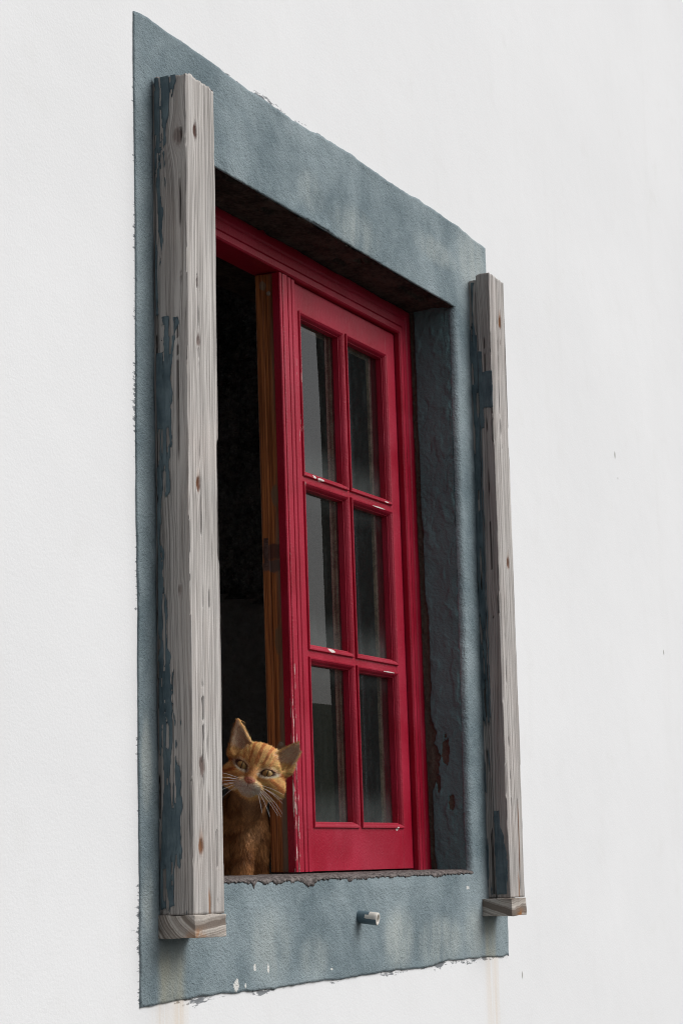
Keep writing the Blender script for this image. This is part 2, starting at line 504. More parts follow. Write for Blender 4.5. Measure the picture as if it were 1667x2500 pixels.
def mat_glass():
    t = NT('dusty_window_glass')
    co = t.coord()
    x, y, z = t.sep(co)
    geo = t.n('ShaderNodeNewGeometry')
    fr = t.n('ShaderNodeFresnel')
    fr.inputs['IOR'].default_value = 1.56
    nb = t.bump(t.noise(co, 4.0, 1), 0.0002, 0.2)
    t.set(fr.inputs['Normal'], nb)
    fac = t.math('MULTIPLY', fr.outputs[0], t.math('SUBTRACT', 1.0, geo.outputs['Backfacing']))
    tr = t.n('ShaderNodeBsdfTransparent')
    tr.inputs['Color'].default_value = (0.86, 0.90, 0.89, 1)
    gl = t.n('ShaderNodeBsdfGlossy')
    gl.inputs['Roughness'].default_value = 0.0
    t.set(gl.inputs['Normal'], nb)
    m1 = t.n('ShaderNodeMixShader')
    t.set(m1.inputs[0], fac)
    t.t.links.new(tr.outputs[0], m1.inputs[1])
    t.t.links.new(gl.outputs[0], m1.inputs[2])
    df = t.n('ShaderNodeBsdfDiffuse')
    df.inputs['Color'].default_value = (0.42, 0.47, 0.46, 1)
    # grime: speckles and streaks, heavier along the foot of each pane
    d1 = t.ramp(t.noise(t.vmath('MULTIPLY', co, (60, 60, 12)), 1.0, 5, 0.7), 0.5, 0.9, 0.0, 0.04)
    rows = None
    for zb in (0.088, 0.399, 0.714):
        w = t.ramp(t.math('ABSOLUTE', t.math('SUBTRACT', z, zb)), 0.0, 0.075, 0.10, 0.0)
        rows = w if rows is None else t.math('ADD', rows, w)
    sp = t.ramp(t.noise(co, 330, 2, 0.7), 0.70, 0.80, 0.0, 0.35)
    sp = t.math('MULTIPLY', sp, t.ramp(t.noise(co, 8, 3), 0.45, 0.7))
    dust = t.math('ADD', t.math('ADD', d1, t.math('MULTIPLY', rows, t.noise(co, 30, 4, 0.7))), t.math('ADD', sp, 0.006))
    m2 = t.n('ShaderNodeMixShader')
    t.set(m2.inputs[0], dust)
    t.t.links.new(m1.outputs[0], m2.inputs[1])
    t.t.links.new(df.outputs[0], m2.inputs[2])
    t.t.links.new(m2.outputs[0], t.out.inputs[0])
    return t.m

def mat_flat(name, c, rough=0.7, spec=0.3):
    t = NT(name)
    n = t.noise(t.coord(), 40, 3)
    t.bsdf(t.mix(t.ramp(n, 0.3, 0.7), tuple(q * 0.88 for q in c), c), rough, None, spec)
    return t.m

WHITE, BLUE, REVEAL = mat_white(), mat_blue(), mat_reveal()
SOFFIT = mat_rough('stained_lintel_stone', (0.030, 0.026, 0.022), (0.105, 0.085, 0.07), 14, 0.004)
MORTAR = mat_rough('bare_sill_mortar', (0.045, 0.038, 0.037), (0.25, 0.22, 0.21), 110, 0.0016, 420)
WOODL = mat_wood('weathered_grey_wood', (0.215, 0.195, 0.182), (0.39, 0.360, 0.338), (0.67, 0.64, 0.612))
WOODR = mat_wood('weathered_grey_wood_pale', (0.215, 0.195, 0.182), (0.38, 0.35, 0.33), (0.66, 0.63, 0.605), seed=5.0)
BLOCKW, OLDPAINT, RED, BROWN, GLASS = mat_endgrain(), mat_oldpaint(), mat_red(), mat_brown(), mat_glass()
INNER = mat_rough('bare_inner_wood', (0.26, 0.18, 0.125), (0.62, 0.46, 0.33), 40, 0.001)
STONE = mat_rough('dark_room_stone', (0.12, 0.125, 0.13), (0.48, 0.49, 0.50), 6, 0.02, 30)
DADO = mat_rough('grey_room_plaster', (0.45, 0.455, 0.46), (0.6, 0.605, 0.61), 5, 0.006, 40)

# ------------------------------------------------------------------ setting: ground, an unseen slope and house added for the pane reflections
GZ = -1.5
def ground():
    t = NT('asphalt_and_cobble')
    co = t.coord()
    n = t.noise(co, 3.0, 5)
    t.bsdf(t.mix(n, (0.05, 0.05, 0.05), (0.11, 0.108, 0.10)), 0.9, t.bump(t.noise(co, 90, 3), 0.006), 0.2)
    o = mesh_obj('ground', [(-900, -900, GZ), (900, -900, GZ), (900, 900, GZ), (-900, 900, GZ)], [(0, 1, 2, 3)], t.m, smooth=False)
    tag(o, kind='structure')
    # unseen green slope added to darken the lower pane reflections
    t = NT('hillside_scrub')
    n = t.noise(t.coord(), 0.12, 6, 0.65)
    t.bsdf(t.mix(n, (0.018, 0.028, 0.014), (0.05, 0.062, 0.03)), 0.95, None, 0.1)
    az = np.linspace(R(-75), R(5), 60)
    rad = np.linspace(70, 260, 16)
    A, Q = np.meshgrid(az, rad, indexing='ij')
    H = sstep(0, 1, (Q - 70) / 190) * (22 + 9 * fbm(A * 5, 0, 0, 3)) + 1.2 * fbm(Q * .05, A * 9, 0, 9) * (Q > 80)
    P = np.stack([Q * np.cos(A), Q * np.sin(A), GZ - 0.05 + H], -1)
    tag(mesh_obj('reflection_slope', P.reshape(-1, 3), grid_faces(60, 16), t.m), kind='structure')
ground()

def build_reflection_house():
    root = empty('reflection_house', (36.0, -7.4, GZ), (0, 0, R(90)))  # out of view; placed and sized so its dark corner reflects in the panes
    tag(root, 'unseen dark house shaped for the reflections in the window panes', 'house')
    st = mat_rough('dark_basalt_wall', (0.02, 0.02, 0.022), (0.06, 0.058, 0.056), 2, 0.02, 10)
    tile = mat_rough('clay_roof_tile', (0.16, 0.06, 0.03), (0.28, 0.12, 0.07), 4, 0.02, 12)
    bm = bmesh.new()
    add_box(bm, -7.14, 14, -4, 4, 0, 13.6)
    bm_obj('wall', bm, st, root)
    bm = bmesh.new()
    vs = [bm.verts.new(p) for p in ((-7.18, -4.4, 13.5), (14.3, -4.4, 13.5), (14.3, 4.4, 13.5), (-7.18, 4.4, 13.5), (-7.18, 0, 15.5), (14.3, 0, 15.5))]
    for f in ((0, 1, 5, 4), (2, 3, 4, 5), (0, 4, 3), (1, 2, 5), (3, 2, 1, 0)):
        bm.faces.new([vs[i] for i in f])
    bm_obj('roof', bm, tile, root)
    gm = mat_flat('dark_pane', (0.03, 0.035, 0.04), 0.15, 0.5)
    fm = mat_flat('painted_window_frame', (0.25, 0.25, 0.24))
    for zz in (1.2, 5.0, 9.0):
        for xx in (-0.2, 3.4, 7.0, 10.6):
            bm = bmesh.new()
            for b in ((xx - .6, xx - .5, zz, zz + 1.7), (xx + .5, xx + .6, zz, zz + 1.7), (xx - .5, xx + .5, zz, zz + .1), (xx - .5, xx + .5, zz + 1.6, zz + 1.7), (xx - .04, xx + .04, zz + .1, zz + 1.6)):
                add_box(bm, b[0], b[1], 3.98, 4.06, b[2], b[3])
            w = bm_obj('window', bm, fm, root)
            bm = bmesh.new()
            add_box(bm, xx - .49, xx + .49, 3.99, 4.02, zz + .1, zz + 1.6)
            bm_obj('pane', bm, gm, w)
build_reflection_house()

# ------------------------------------------------------------------ the house wall
def ring_pts(n, rect):
    """closed loop of 4n points round a rectangle, counter-clockwise seen from outside, starting bottom left"""
    x0, x1, z0, z1 = rect
    s = np.arange(n) / n
    p = [np.stack([x0 + (x1 - x0) * s, np.full(n, z0)], 1), np.stack([np.full(n, x1), z0 + (z1 - z0) * s], 1),
         np.stack([x1 + (x0 - x1) * s, np.full(n, z1)], 1), np.stack([np.full(n, x0), z1 + (z0 - z1) * s], 1)]
    return np.concatenate(p)

def build_wall():
    X0, X1, Z0, Z1 = -7.0, 9.0, GZ - 0.3, 4.6
    bm = bmesh.new()
    xs = [X0, IX0 - .012, IX1 + .012, X1]
    zs = [Z0, IZ0 - .012, IZ1 + .012, Z1]
    def V(y):
        return [[bm.verts.new((x, y, z)) for z in zs] for x in xs]
    f, b = V(0.0), V(WALLB)
    for i in range(3):
        for j in range(3):
            if i == 1 and j == 1:
                continue
            bm.faces.new((f[i][j], f[i + 1][j], f[i + 1][j + 1], f[i][j + 1]))
            bm.faces.new((b[i][j + 1], b[i + 1][j + 1], b[i + 1][j], b[i][j]))
    def strip(p):
        for (i, j), (k, l) in zip(p, p[1:] + p[:1]):
            bm.faces.new((f[i][j], b[i][j], b[k][l], f[k][l]))
    strip([(1, 1), (2, 1), (2, 2), (1, 2)])
    strip([(0, 0), (0, 1), (0, 2), (0, 3), (1, 3), (2, 3), (3, 3), (3, 2), (3, 1), (3, 0), (2, 0), (1, 0)])
    wall = bm_obj('house_wall', bm, WHITE)
    tag(wall, 'white rough-rendered house wall with slate-blue painted window surround', 'wall')

    # painted surround: a skin of masonry paint and render, ragged outline, rounded inner edges
    n, q = 380, 40
    out = ring_pts(n, (OX0, OX1, OZ0, OZ1))
    rB, rR, rT, rL = 0.004, 0.013, 0.003, 0.010
    inn = ring_pts(n, (IX0 - rL, IX1 + rR, IZ0 - rB, IZ1 + rT))
    edge = ring_pts(n, (IX0, IX1, IZ0, IZ1))
    rad = np.repeat([rB, rR, rT, rL], n)
    s = np.arange(4 * n) * 1.0
    side = np.repeat([0, 1, 2, 3], n)
    amp = np.array([0.0030, 0.0014, 0.0030, 0.0016])[side]
    wob = amp * (1.3 * fbm(s / 55, 0, 0, 21, 3) + 0.8 * fbm(s / 9, 0, 0, 25, 3))
    wob = wob + np.where((side == 0) & (s > n * .72), -0.006 * sstep(.72, .76, (s / n)) * (0.6 + 0.4 * noise(s / 12, 0, 0, 5)), 0)
    wob = wob + np.where((side == 2), 0.004 * noise(s / 40, 0, 0, 33), 0)
    nrm = np.array([(0, -1), (1, 0), (0, 1), (-1, 0)])[side]
    outw = out + nrm * wob[:, None] * 1.0
    rows = [np.concatenate([outw[:, :1], np.full((4 * n, 1), 0.003), outw[:, 1:]], 1)]
    for k in range(q):
        t = (k / (q - 1)) ** 1.0
        p = outw * (1 - t) + inn * t
        yy = -0.0022 - 0.0022 * fbm(p[:, 0] * 7, p[:, 1] * 7, 0, 41) * sstep(0, .1, t) * sstep(1.0, .9, t) - 0.0009 * fbm(p[:, 0] * 45, p[:, 1] * 45, 0, 51, 2)
        rows.append(np.stack([p[:, 0], yy, p[:, 1]], 1))
    y1 = rows[-1][:, 1]
    wig = (0.0008 * fbm(s / 3, 0, 0, 61, 3) + 0.0022 * fbm(s / 70, 0, 0, 66, 2)) * np.array([.4, 1.0, .7, 1.0])[side]
    dirn = inn - edge
    ln = np.maximum(np.linalg.norm(dirn, axis=1, keepdims=True), 1e-9)
    for a in (20, 40, 60, 80, 90):
        p = edge + (inn - edge) * (1 - math.sin(R(a))) + (dirn / ln) * wig[:, None]
        rows.append(np.stack([p[:, 0], y1 + rad * (1 - math.cos(R(a))), p[:, 1]], 1))
    p = edge + (dirn / ln) * 0.011
    rows.append(np.stack([p[:, 0], rad + .0025, p[:, 1]], 1))
    P = np.stack(rows, 1)
    mesh_obj('painted_surround', P.reshape(-1, 3), grid_faces(4 * n, P.shape[1], flip=True, wrap=True)[:, ::-1], BLUE, wall)

    # right reveal, seen full on: blue plaster crumbling along the window frame
    def reveal(xx, sgn, name, seed):
        ny, nz = 130, 460
        ys = np.concatenate([np.linspace(0.010, 0.11, 60), np.linspace(0.115, WALLB - .002, ny - 60)])
        zs = np.linspace(-0.02, IZ1 + .02, nz)
        Y, Z = np.meshgrid(ys, zs, indexing='ij')
        fr = 0.0785 + 0.012 * Z
        d = fr - Y
        edgew = 0.004 + 0.007 * np.clip(fbm(Z * 9, 0, 0, seed, 4) + .15, 0, 1)
        edgew = edgew + 0.022 * sstep(.30, .26, Z) * sstep(.155, .19, Z) * (0.6 + 0.6 * fbm(Z * 40, 0, 0, seed + 4)) + .006 * sstep(.55, .5, Z) * sstep(.33, .37, Z)
        bare = sstep(-.0035, .0035, edgew - d)
        for cy, cz, ry, rz in ((.046, .235, .0085, .026), (.036, .135, .0065, .014), (.058, .985, .007, .022), (.045, .93, .006, .018), (.05, .885, .004, .02), (.062, .17, .004, .02)):
            e = np.hypot((Y - cy) / ry, (Z - cz) / rz) + .55 * fbm(Y * 160, Z * 90, 0, seed + 8)
            k = 1.0 if cz < .5 else .43
            bare = np.maximum(bare, k * sstep(1.15, .85, e))
        H = 0.0026 * fbm(Y * 18, Z * 12, 0, seed + 1) + 0.0012 * fbm(Y * 90, Z * 60, 0, seed + 2, 3) - 0.0048 * sstep(.4, .6, bare) * (1 + .5 * fbm(Y * 200, Z * 200, 0, 77))
        # hairline cracks and blisters
        ck = np.abs(fbm(Y * 26, Z * 13, 0, seed + 12, 3))
        H = H - 0.0016 * sstep(.03, .0, ck) * (Z > .6) + 0.0016 * sstep(.25, .5, fbm(Y * 50, Z * 40, 0, seed + 15, 2))
        P = np.stack([xx - sgn * H, Y, Z], -1)
        mesh_obj(name, P.reshape(-1, 3), grid_faces(ny, nz, flip=sgn > 0), REVEAL, wall, attrs={'bare': bare.ravel()})
    reveal(IX1, 1, 'reveal', 101)
    reveal(IX0, -1, 'reveal', 151)

    # lintel soffit
    nx, ny = 420, 90
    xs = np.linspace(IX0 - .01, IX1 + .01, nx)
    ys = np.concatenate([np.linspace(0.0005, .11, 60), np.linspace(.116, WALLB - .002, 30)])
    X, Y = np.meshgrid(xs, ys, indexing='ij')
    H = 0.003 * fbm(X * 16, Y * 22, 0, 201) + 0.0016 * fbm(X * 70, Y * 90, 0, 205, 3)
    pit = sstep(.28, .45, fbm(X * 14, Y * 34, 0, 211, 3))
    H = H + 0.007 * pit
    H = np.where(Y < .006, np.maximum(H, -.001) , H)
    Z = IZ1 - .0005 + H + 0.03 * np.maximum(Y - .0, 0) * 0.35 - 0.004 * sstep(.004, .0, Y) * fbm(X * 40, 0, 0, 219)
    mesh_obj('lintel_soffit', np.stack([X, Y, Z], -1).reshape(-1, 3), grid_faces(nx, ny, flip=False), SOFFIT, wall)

    # sill: bare mortar, front arris broken away unevenly
    nx = 520
    xs = np.linspace(IX0 - .004, IX1 + .004, nx)
    lip = -0.0022 - 0.0040 * np.abs(fbm(xs * 60, 0, 0, 231, 4)) - 0.0045 * sstep(.2, .6, fbm(xs * 13, 0, 0, 237, 3)) - 0.0022 * (noise(xs * 210, 0, 0, 239) > .3)
    lip = lip - .009 * np.exp(-((xs - .345) / .005) ** 2) - .007 * np.exp(-((xs - .70) / .010) ** 2) - .006 * np.exp(-((xs - .55) / .02) ** 2)
    prof = [(0.0012, 0.0, 1.0), (-0.0030, 0.0, 1.0), (-0.0037, 0.0, .75), (-0.0038, 0.0, .45), (-0.0030, .0, .15), (-0.0010, .0, 0), (0.003, .0022, 0), (0.010, .0036, 0)]
    rows = []
    for yy, zz, k in prof:
        rows.append(np.stack([xs, np.full(nx, yy) + .0012 * fbm(xs * 90, k * 9 + yy * 300, 0, 241, 3) * (yy < .002), zz + lip * k + .0010 * fbm(xs * 120, yy * 900, 0, 243)], 1))
    for yy in np.concatenate([np.linspace(.014, .100, 34), [.104, .107], np.linspace(.125, WALLB + .03, 12)]):
        rows.append(np.stack([xs, np.full(nx, yy), .0040 + .02 * yy - .024 * (yy > .105) + .0005 * fbm(xs * 40, yy * 60, 0, 245, 3) + .0004 * fbm(xs * 260, yy * 220, 0, 247, 2)], 1))
    P = np.stack(rows, 1)
    mesh_obj('sill', P.reshape(-1, 3), grid_faces(nx, P.shape[1], flip=True), MORTAR, wall)
    return wall
build_wall()

# ------------------------------------------------------------------ the dark room behind
def room():
    bm = bmesh.new()
    x0, x1, y0, y1, z0, z1 = -1.2, 2.0, WALLB, 3.0, GZ + .1, 2.0
    def quad(a, b, c, d):
        bm.faces.new([bm.verts.new(p) for p in (a, b, c, d)])
    quad((x0, y1, z0), (x1, y1, z0), (x1, y1, z1), (x0, y1, z1))
    quad((x0, y0, z0), (x0, y1, z0), (x0, y1, z1), (x0, y0, z1))
    quad((x0, y0, z1), (x0, y1, z1), (x1, y1, z1), (x1, y0, z1))
    quad((x0, y0, z0), (x1, y0, z0), (x1, y1, z0), (x0, y1, z0))
    o = bm_obj('room', bm, STONE)
    tag(o, kind='structure')
    ny, nz = 180, 200
    Y, Z = np.meshgrid(np.linspace(y0, y1, ny), np.linspace(z0, z1, nz), indexing='ij')
    low = sstep(.02, -.02, Z - (.66 + .10 * (Y - .85) + .03 * fbm(Y * 5, 0, 0, 3)))
    H = (1 - low) * (.05 * np.abs(fbm(Y * 4, Z * 4, 0, 301, 4)) + .02 * fbm(Y * 14, Z * 14, 0, 303)) - .02 * low
    P = np.stack([x1 + H, Y, Z], -1).reshape(-1, 3)
    F = grid_faces(ny, nz, flip=False)
    mi = (low.ravel()[F].mean(1) > .5).astype(int)
    tag(mesh_obj('room_wall', P, F, [STONE, DADO], None, midx=mi), kind='structure')
room()

# ------------------------------------------------------------------ red casement window
WTILT = math.atan(0.012)
def extrude_profile(bm, pts, axis, z0f, z1f, mi=0, cap=True):
    """pts: (a, y) section; axis 'z' runs up (a = x), axis 'x' runs across (a = z); z0f/z1f(a) give the mitred ends"""
    A, B = [], []
    for a, y in pts:
        if axis == 'z':
            A.append(bm.verts.new((a, y, z0f(a))))
            B.append(bm.verts.new((a, y, z1f(a))))
        else:
            A.append(bm.verts.new((z0f(a), y, a)))
            B.append(bm.verts.new((z1f(a), y, a)))
    n = len(pts)
    for i in range(n):
        j = (i + 1) % n
        f = bm.faces.new((A[i], A[j], B[j], B[i]))
        f.material_index = mi
    if cap:
        bm.faces.new(A)
        bm.faces.new(B[::-1])
    bmesh.ops.recalc_face_normals(bm, faces=bm.faces[:])

def build_window():
    win = empty('casement_window', (0, 0.0785, 0.006), (-WTILT, 0, 0))
    tag(win, 'crimson wooden casement window, one six-pane leaf shut and the other open', 'window')
    JI, HI = 1.194, 1.0595
    sec = [(0, .055), (0, .003), (.0025, .0), (.012, .0), (.0135, .0035), (.0155, .0035), (.017, .0008), (.031, .0008), (.034, .0045), (.037, .0045), (.040, .002), (.052, .002), (.0545, .0065), (.080, .0065), (.080, .055)]
    bm = bmesh.new()
    extrude_profile(bm, [(JI + a, y) for a, y in sec], 'z', lambda a: -.012, lambda a: HI + (a - JI))
    bm_obj('jamb', bm, RED, win)
    JL = 0.249
    bm = bmesh.new()
    extrude_profile(bm, [(JL - a, y) for a, y in sec], 'z', lambda a: -.012, lambda a: HI + (JL - a))
    bm_obj('jamb', bm, RED, win)
    bm = bmesh.new()
    extrude_profile(bm, [(HI + a, y) for a, y in sec], 'x', lambda a: JL - (a - HI), lambda a: JI + (a - HI))
    bm_obj('frame_head', bm, RED, win)

    SY = .0125       # face of the leaf behind the frame face
    PX = ((.7565, .9465), (.9580, 1.1480))
    PZ = ((.7045, 1.0085), (.3905, .6930), (.0790, .3770))
    def leaf(parent, astragal, x0):
        bm = bmesh.new()
        e = .0012
        add_box(bm, x0, PX[0][0] + .002, SY, .046, .003, 1.0575, e)
        add_box(bm, PX[1][1] - .002, 1.1905, SY, .046, .003, 1.0575, e)
        add_box(bm, PX[0][0] + .002, PX[1][1] - .002, SY + .0003, .0455, PZ[0][1] - .002, 1.0572, 0)
        add_box(bm, PX[0][0] + .002, PX[1][1] - .002, SY + .0003, .0455, .0034, PZ[2][0] + .002, 0)
        sash = bm_obj('sash', bm, RED, parent)
        # bare inner side of the leaf
        bm = bmesh.new()
        for a in ((x0 + .001, PX[0][0] + .011, .004, 1.057), (PX[1][1] - .011, 1.189, .004, 1.057)):
            add_box(bm, a[0], a[1], .0462, .052, a[2], a[3], .001)
        for a in ((PX[0][0] + .012, PX[1][1] - .012, PZ[0][1] - .011, 1.056), (PX[0][0] + .012, PX[1][1] - .012, .005, PZ[2][0] + .011)):
            add_box(bm, a[0], a[1], .0464, .0517, a[2], a[3], .001)
        bm_obj('inner_frame', bm, INNER, sash)
        # glazing bars: red outside, bare wood inside the glass
        def bar(x0_, x1_, z0, z1, vert):
            bm = bmesh.new()
            add_box(bm, x0_ - .0005, x1_ + .0005, SY + .001, .0290, z0, z1, .0005)
            if vert:
                add_box(bm, x0_ - .008, x1_ + .008, .0335, .0405, z0, z1, .001, 1)
                add_box(bm, x0_ - .0045, x1_ + .0045, .0405, .0500, z0, z1, .001, 1)
            else:
                add_box(bm, x0_, x1_, .0337, .0403, z0 - .008, z1 + .008, .001, 1)
                add_box(bm, x0_, x1_, .0407, .0497, z0 - .0045, z1 + .0045, .001, 1)
            bm_obj('glazing_bar', bm, [RED, INNER], sash)
        bar(PX[0][1], PX[1][0], PZ[2][0], PZ[0][1], True)
        for za, zb in ((PZ[1][1], PZ[0][0]), (PZ[2][1], PZ[1][0])):
            for xa, xb in PX:
                bar(xa + .001, xb - .001, za, zb, False)
        # moulded beads round every pane, then the pane
        prof = [(-.0006, SY + .002), (-.0004, SY - .0022), (.0006, SY - .0034), (.0030, SY - .0032), (.0062, SY - .0005), (.0086, SY + .0032), (.0090, SY + .0052), (.0104, SY + .0056), (.0108, SY + .0175)]
        for za, zb in PZ:
            for xa, xb in PX:
                vs, n = [], len(prof)
                j = [random.uniform(-.0006, .0006) for _ in range(4)]
                for cx, cz, sx, sz in ((xa + j[0], za + j[1], 1, 1), (xb + j[2], za + j[1], -1, 1), (xb + j[2], zb + j[3], -1, -1), (xa + j[0], zb + j[3], 1, -1)):
                    for o_, y_ in prof:
                        vs.append((cx + sx * o_, y_, cz + sz * o_))
                fs = []
                for c in range(4):
                    d = (c + 1) % 4
                    for k in range(n - 1):
                        fs.append((c * n + k, d * n + k, d * n + k + 1, c * n + k + 1))
                mesh_obj('glazing_bead', vs, fs, RED, sash, smooth=False)
                bm = bmesh.new()
                add_box(bm, xa + .006, xb - .006, .0293, .0325, za + .006, zb - .006)
                # every pane sits a touch differently
                rx, rz = random.uniform(-.0012, .0012), random.uniform(-.0006, .0006)
                for v in bm.verts:
                    v.co.y += (v.co.z - (za + zb) / 2) * rx + (v.co.x - (xa + xb) / 2) * rz
                bm_obj('pane', bm, GLASS, sash)
        if astragal:
            s = [(.6600, .0150), (.6600, .0015), (.6612, .0), (.6668, .0), (.6680, .0040), (.6700, .0040), (.6712, .0002), (.6730, -.0006), (.6880, -.0006), (.6900, .0004), (.6912, .0045), (.6935, .0045),
                 (.6950, .0008), (.7060, .0008), (.7080, .0050), (.7110, .0050), (.7130, .0020), (.7230, .0022), (.7275, .0050), (.7300, .0085), (.7390, .0090), (.7430, .0122), (.7430, .0150)]
            bm = bmesh.new()
            extrude_profile(bm, s, 'z', lambda a: .0028, lambda a: 1.0555)
            bm_obj('meeting_bead', bm, RED, sash)
            # bare varnished edge of the leaf with the rebate for the other leaf
            bm = bmesh.new()
            add_box(bm, x0 - .0022, x0 + .001, .0152, .0335, .0034, 1.0560, .0008)
            add_box(bm, x0 - .0062, x0 + .0012, .0336, .0475, .0036, 1.0558, .0014)
            bm_obj('stile_edge', bm, BROWN, sash)
            bm = bmesh.new()
            add_box(bm, x0 - .0070, x0 - .0050, .0360, .0450, .530, .580, .0006)
            bm_obj('lock_plate', bm, mat_rough('rusted_iron', (.07, .04, .034), (.16, .11, .10), 60, .001), sash)
            bm = bmesh.new()
            for zz in (.22, 1.02):
                bmesh.ops.create_cone(bm, cap_ends=True, segments=14, radius1=.0042, radius2=.0030, depth=.003, matrix=Matrix.Translation((x0 - .0036, .024, zz)) @ Matrix.Rotation(R(-90), 4, 'Y'))
            bm_obj('screw_head', bm, mat_flat('dull_screw', (.30, .25, .20), .5), sash)
        return sash
    leaf(win, True, .6645)
    # the open leaf: hinged on the left jamb, swung inwards
    s2 = leaf(win, False, .700)
    s2.location = (.249 + .030, 1.1905 + .052 - .0, 0)
    s2.rotation_euler = (0, 0, R(-90))
    return win
WIN = build_window()

# ------------------------------------------------------------------ weathered posts either side
def timber(name, x0, x1, y0, y1, z0, z1, mat, parent, knots, cracks, seed, res=0.0022, topcut=0.004, rustspots=()):
    """squared timber built as a fine skin so grain, knots and broken ends are real relief. y0 = front face, y1 = back"""
    w, d = x1 - x0, y1 - y0
    nx, ny = max(8, int(w / res)), max(8, int(d / res))
    nz = int((z1 - z0) / (res * 1.7))
    # loop round the section, starting at the back left corner: left face (back to front), front, right, back
    sec = [(x0, y1 - d * i / ny, 0, d * i / ny) for i in range(ny)] + [(x0 + w * i / nx, y0, 1, w * i / nx) for i in range(nx)] + \
          [(x1, y0 + d * i / ny, 2, d * i / ny) for i in range(ny)] + [(x1 - w * i / 6, y1, 3, w * i / 6) for i in range(6)]
    sec = np.array(sec)
    zs = np.linspace(z0, z1, nz)
    S, Z = np.meshgrid(np.arange(len(sec)), zs, indexing='ij')
    sx, sy, sf, su = [sec[S, k] for k in range(4)]
    nrm = np.array([(-1, 0), (0, -1), (1, 0), (0, 1)])
    NX, NY = nrm[sf.astype(int), 0], nrm[sf.astype(int), 1]
    g = su * np.where(sf == 1, 1.0, .55) + sf * 0.37 + np.where(sf == 1, .0035, .008) * fbm(Z * 1.3, sf * 9, su * 12, seed + 3) + np.where(sf == 1, .0007, .0030) * fbm(Z * 5, sf * 5, su * 25, seed + 5)
    kn = np.zeros_like(Z)
    ru = np.zeros_like(Z)
    H = 0.0007 * fbm(su * 420 + sf * 50, Z * 7, 0, seed + 7, 2) + 0.0010 * fbm(su * 60, Z * 3, sf * 4, seed + 9) + .0018 * fbm(Z * 2.2, sf * 7, su * 10, seed + 10, 3)
    cr = np.zeros_like(Z)
    for face, u, z, r_, k, rs in knots:
        on = (sf == face)
        du, dz = (su - u), (Z - z)
        e = np.hypot(du / r_, dz / (r_ * 1.9)) + .25 * fbm(su * 300, Z * 200, 0, seed + 31, 2)
        g = g - on * np.tanh(du / (r_ * .4)) * r_ * .8 * np.exp(-(dz / (r_ * 3.2)) ** 2) * np.exp(-(np.abs(du) / (r_ * 1.6)))
        kn = np.maximum(kn, on * k * sstep(1.1, .6, e))
        H = H - on * .0022 * k * sstep(1.0, .3, e)
        if rs:
            ru = np.maximum(ru, on * sstep(1.0, .2, np.hypot(du / (r_ * 1.3), np.where(dz < 0, dz / (r_ * 2.5), dz / (r_ * 4.5)) - 0.0)) * rs)
    for face, u, za, zb, r_, k in rustspots:
        on = (sf == face)
        ru = np.maximum(ru, on * k * sstep(1, .4, np.abs(su - u + .002 * fbm(Z * 40, 0, 0, 3)) / r_) * sstep(za - .01, za + .01, Z) * sstep(zb + .01, zb - .01, Z))
    for face, u, za, zb, wd in cracks:
        on = (sf == face)
        c = u + .0022 * fbm(Z * 9, 0, 0, seed + 40, 3)
        m = on * sstep(wd, wd * .3, np.abs(su - c)) * sstep(za, za + .03, Z) * sstep(zb, zb - .03, Z) * (fbm(Z * 24, 0, 0, seed + 44) > -.25)
        cr = np.maximum(cr, m)
        H = H - .003 * m
    # worn arrises
    edge = np.where(sf % 2 == 0, np.minimum(su, d - su), np.minimum(su, w - su))
    H = H - .0018 * sstep(.003, 0, edge) * (.8 + .7 * fbm(Z * 22, sf, 0, seed + 50, 4)) - .004 * sstep(.004, 0, edge) * sstep(.32, .5, fbm(Z * 8, sf * 3, 0, seed + 55, 3))
    X = sx + NX * H
    Y = sy + NY * H
    end = topcut * fbm(su * 70 + sf * 11, 0, 0, seed + 60, 3) * sstep(z1 - .02, z1, Z)
    P = np.stack([X, Y, Z + end], -1)
    P = np.concatenate([P.reshape(-1, 3), [[(x0 + x1) / 2, (y0 + y1) / 2, z1 - .001], [(x0 + x1) / 2, (y0 + y1) / 2, z0]]])
    n = len(sec)
    F = [tuple(f) for f in grid_faces(n, nz, wrap=True)]
    top, bot = n * nz, n * nz + 1
    F += [(i * nz + nz - 1, ((i + 1) % n) * nz + nz - 1, top) for i in range(n)] + [(((i + 1) % n) * nz, i * nz, bot) for i in range(n)]
    pad = lambda a: np.concatenate([a.ravel(), [0, 0]])
    return mesh_obj(name, P, F, mat, parent, attrs={'g': pad(g), 'knot': pad(kn), 'rust': pad(ru), 'crack': pad(cr), 'side': pad((sf != 1).astype(float))})

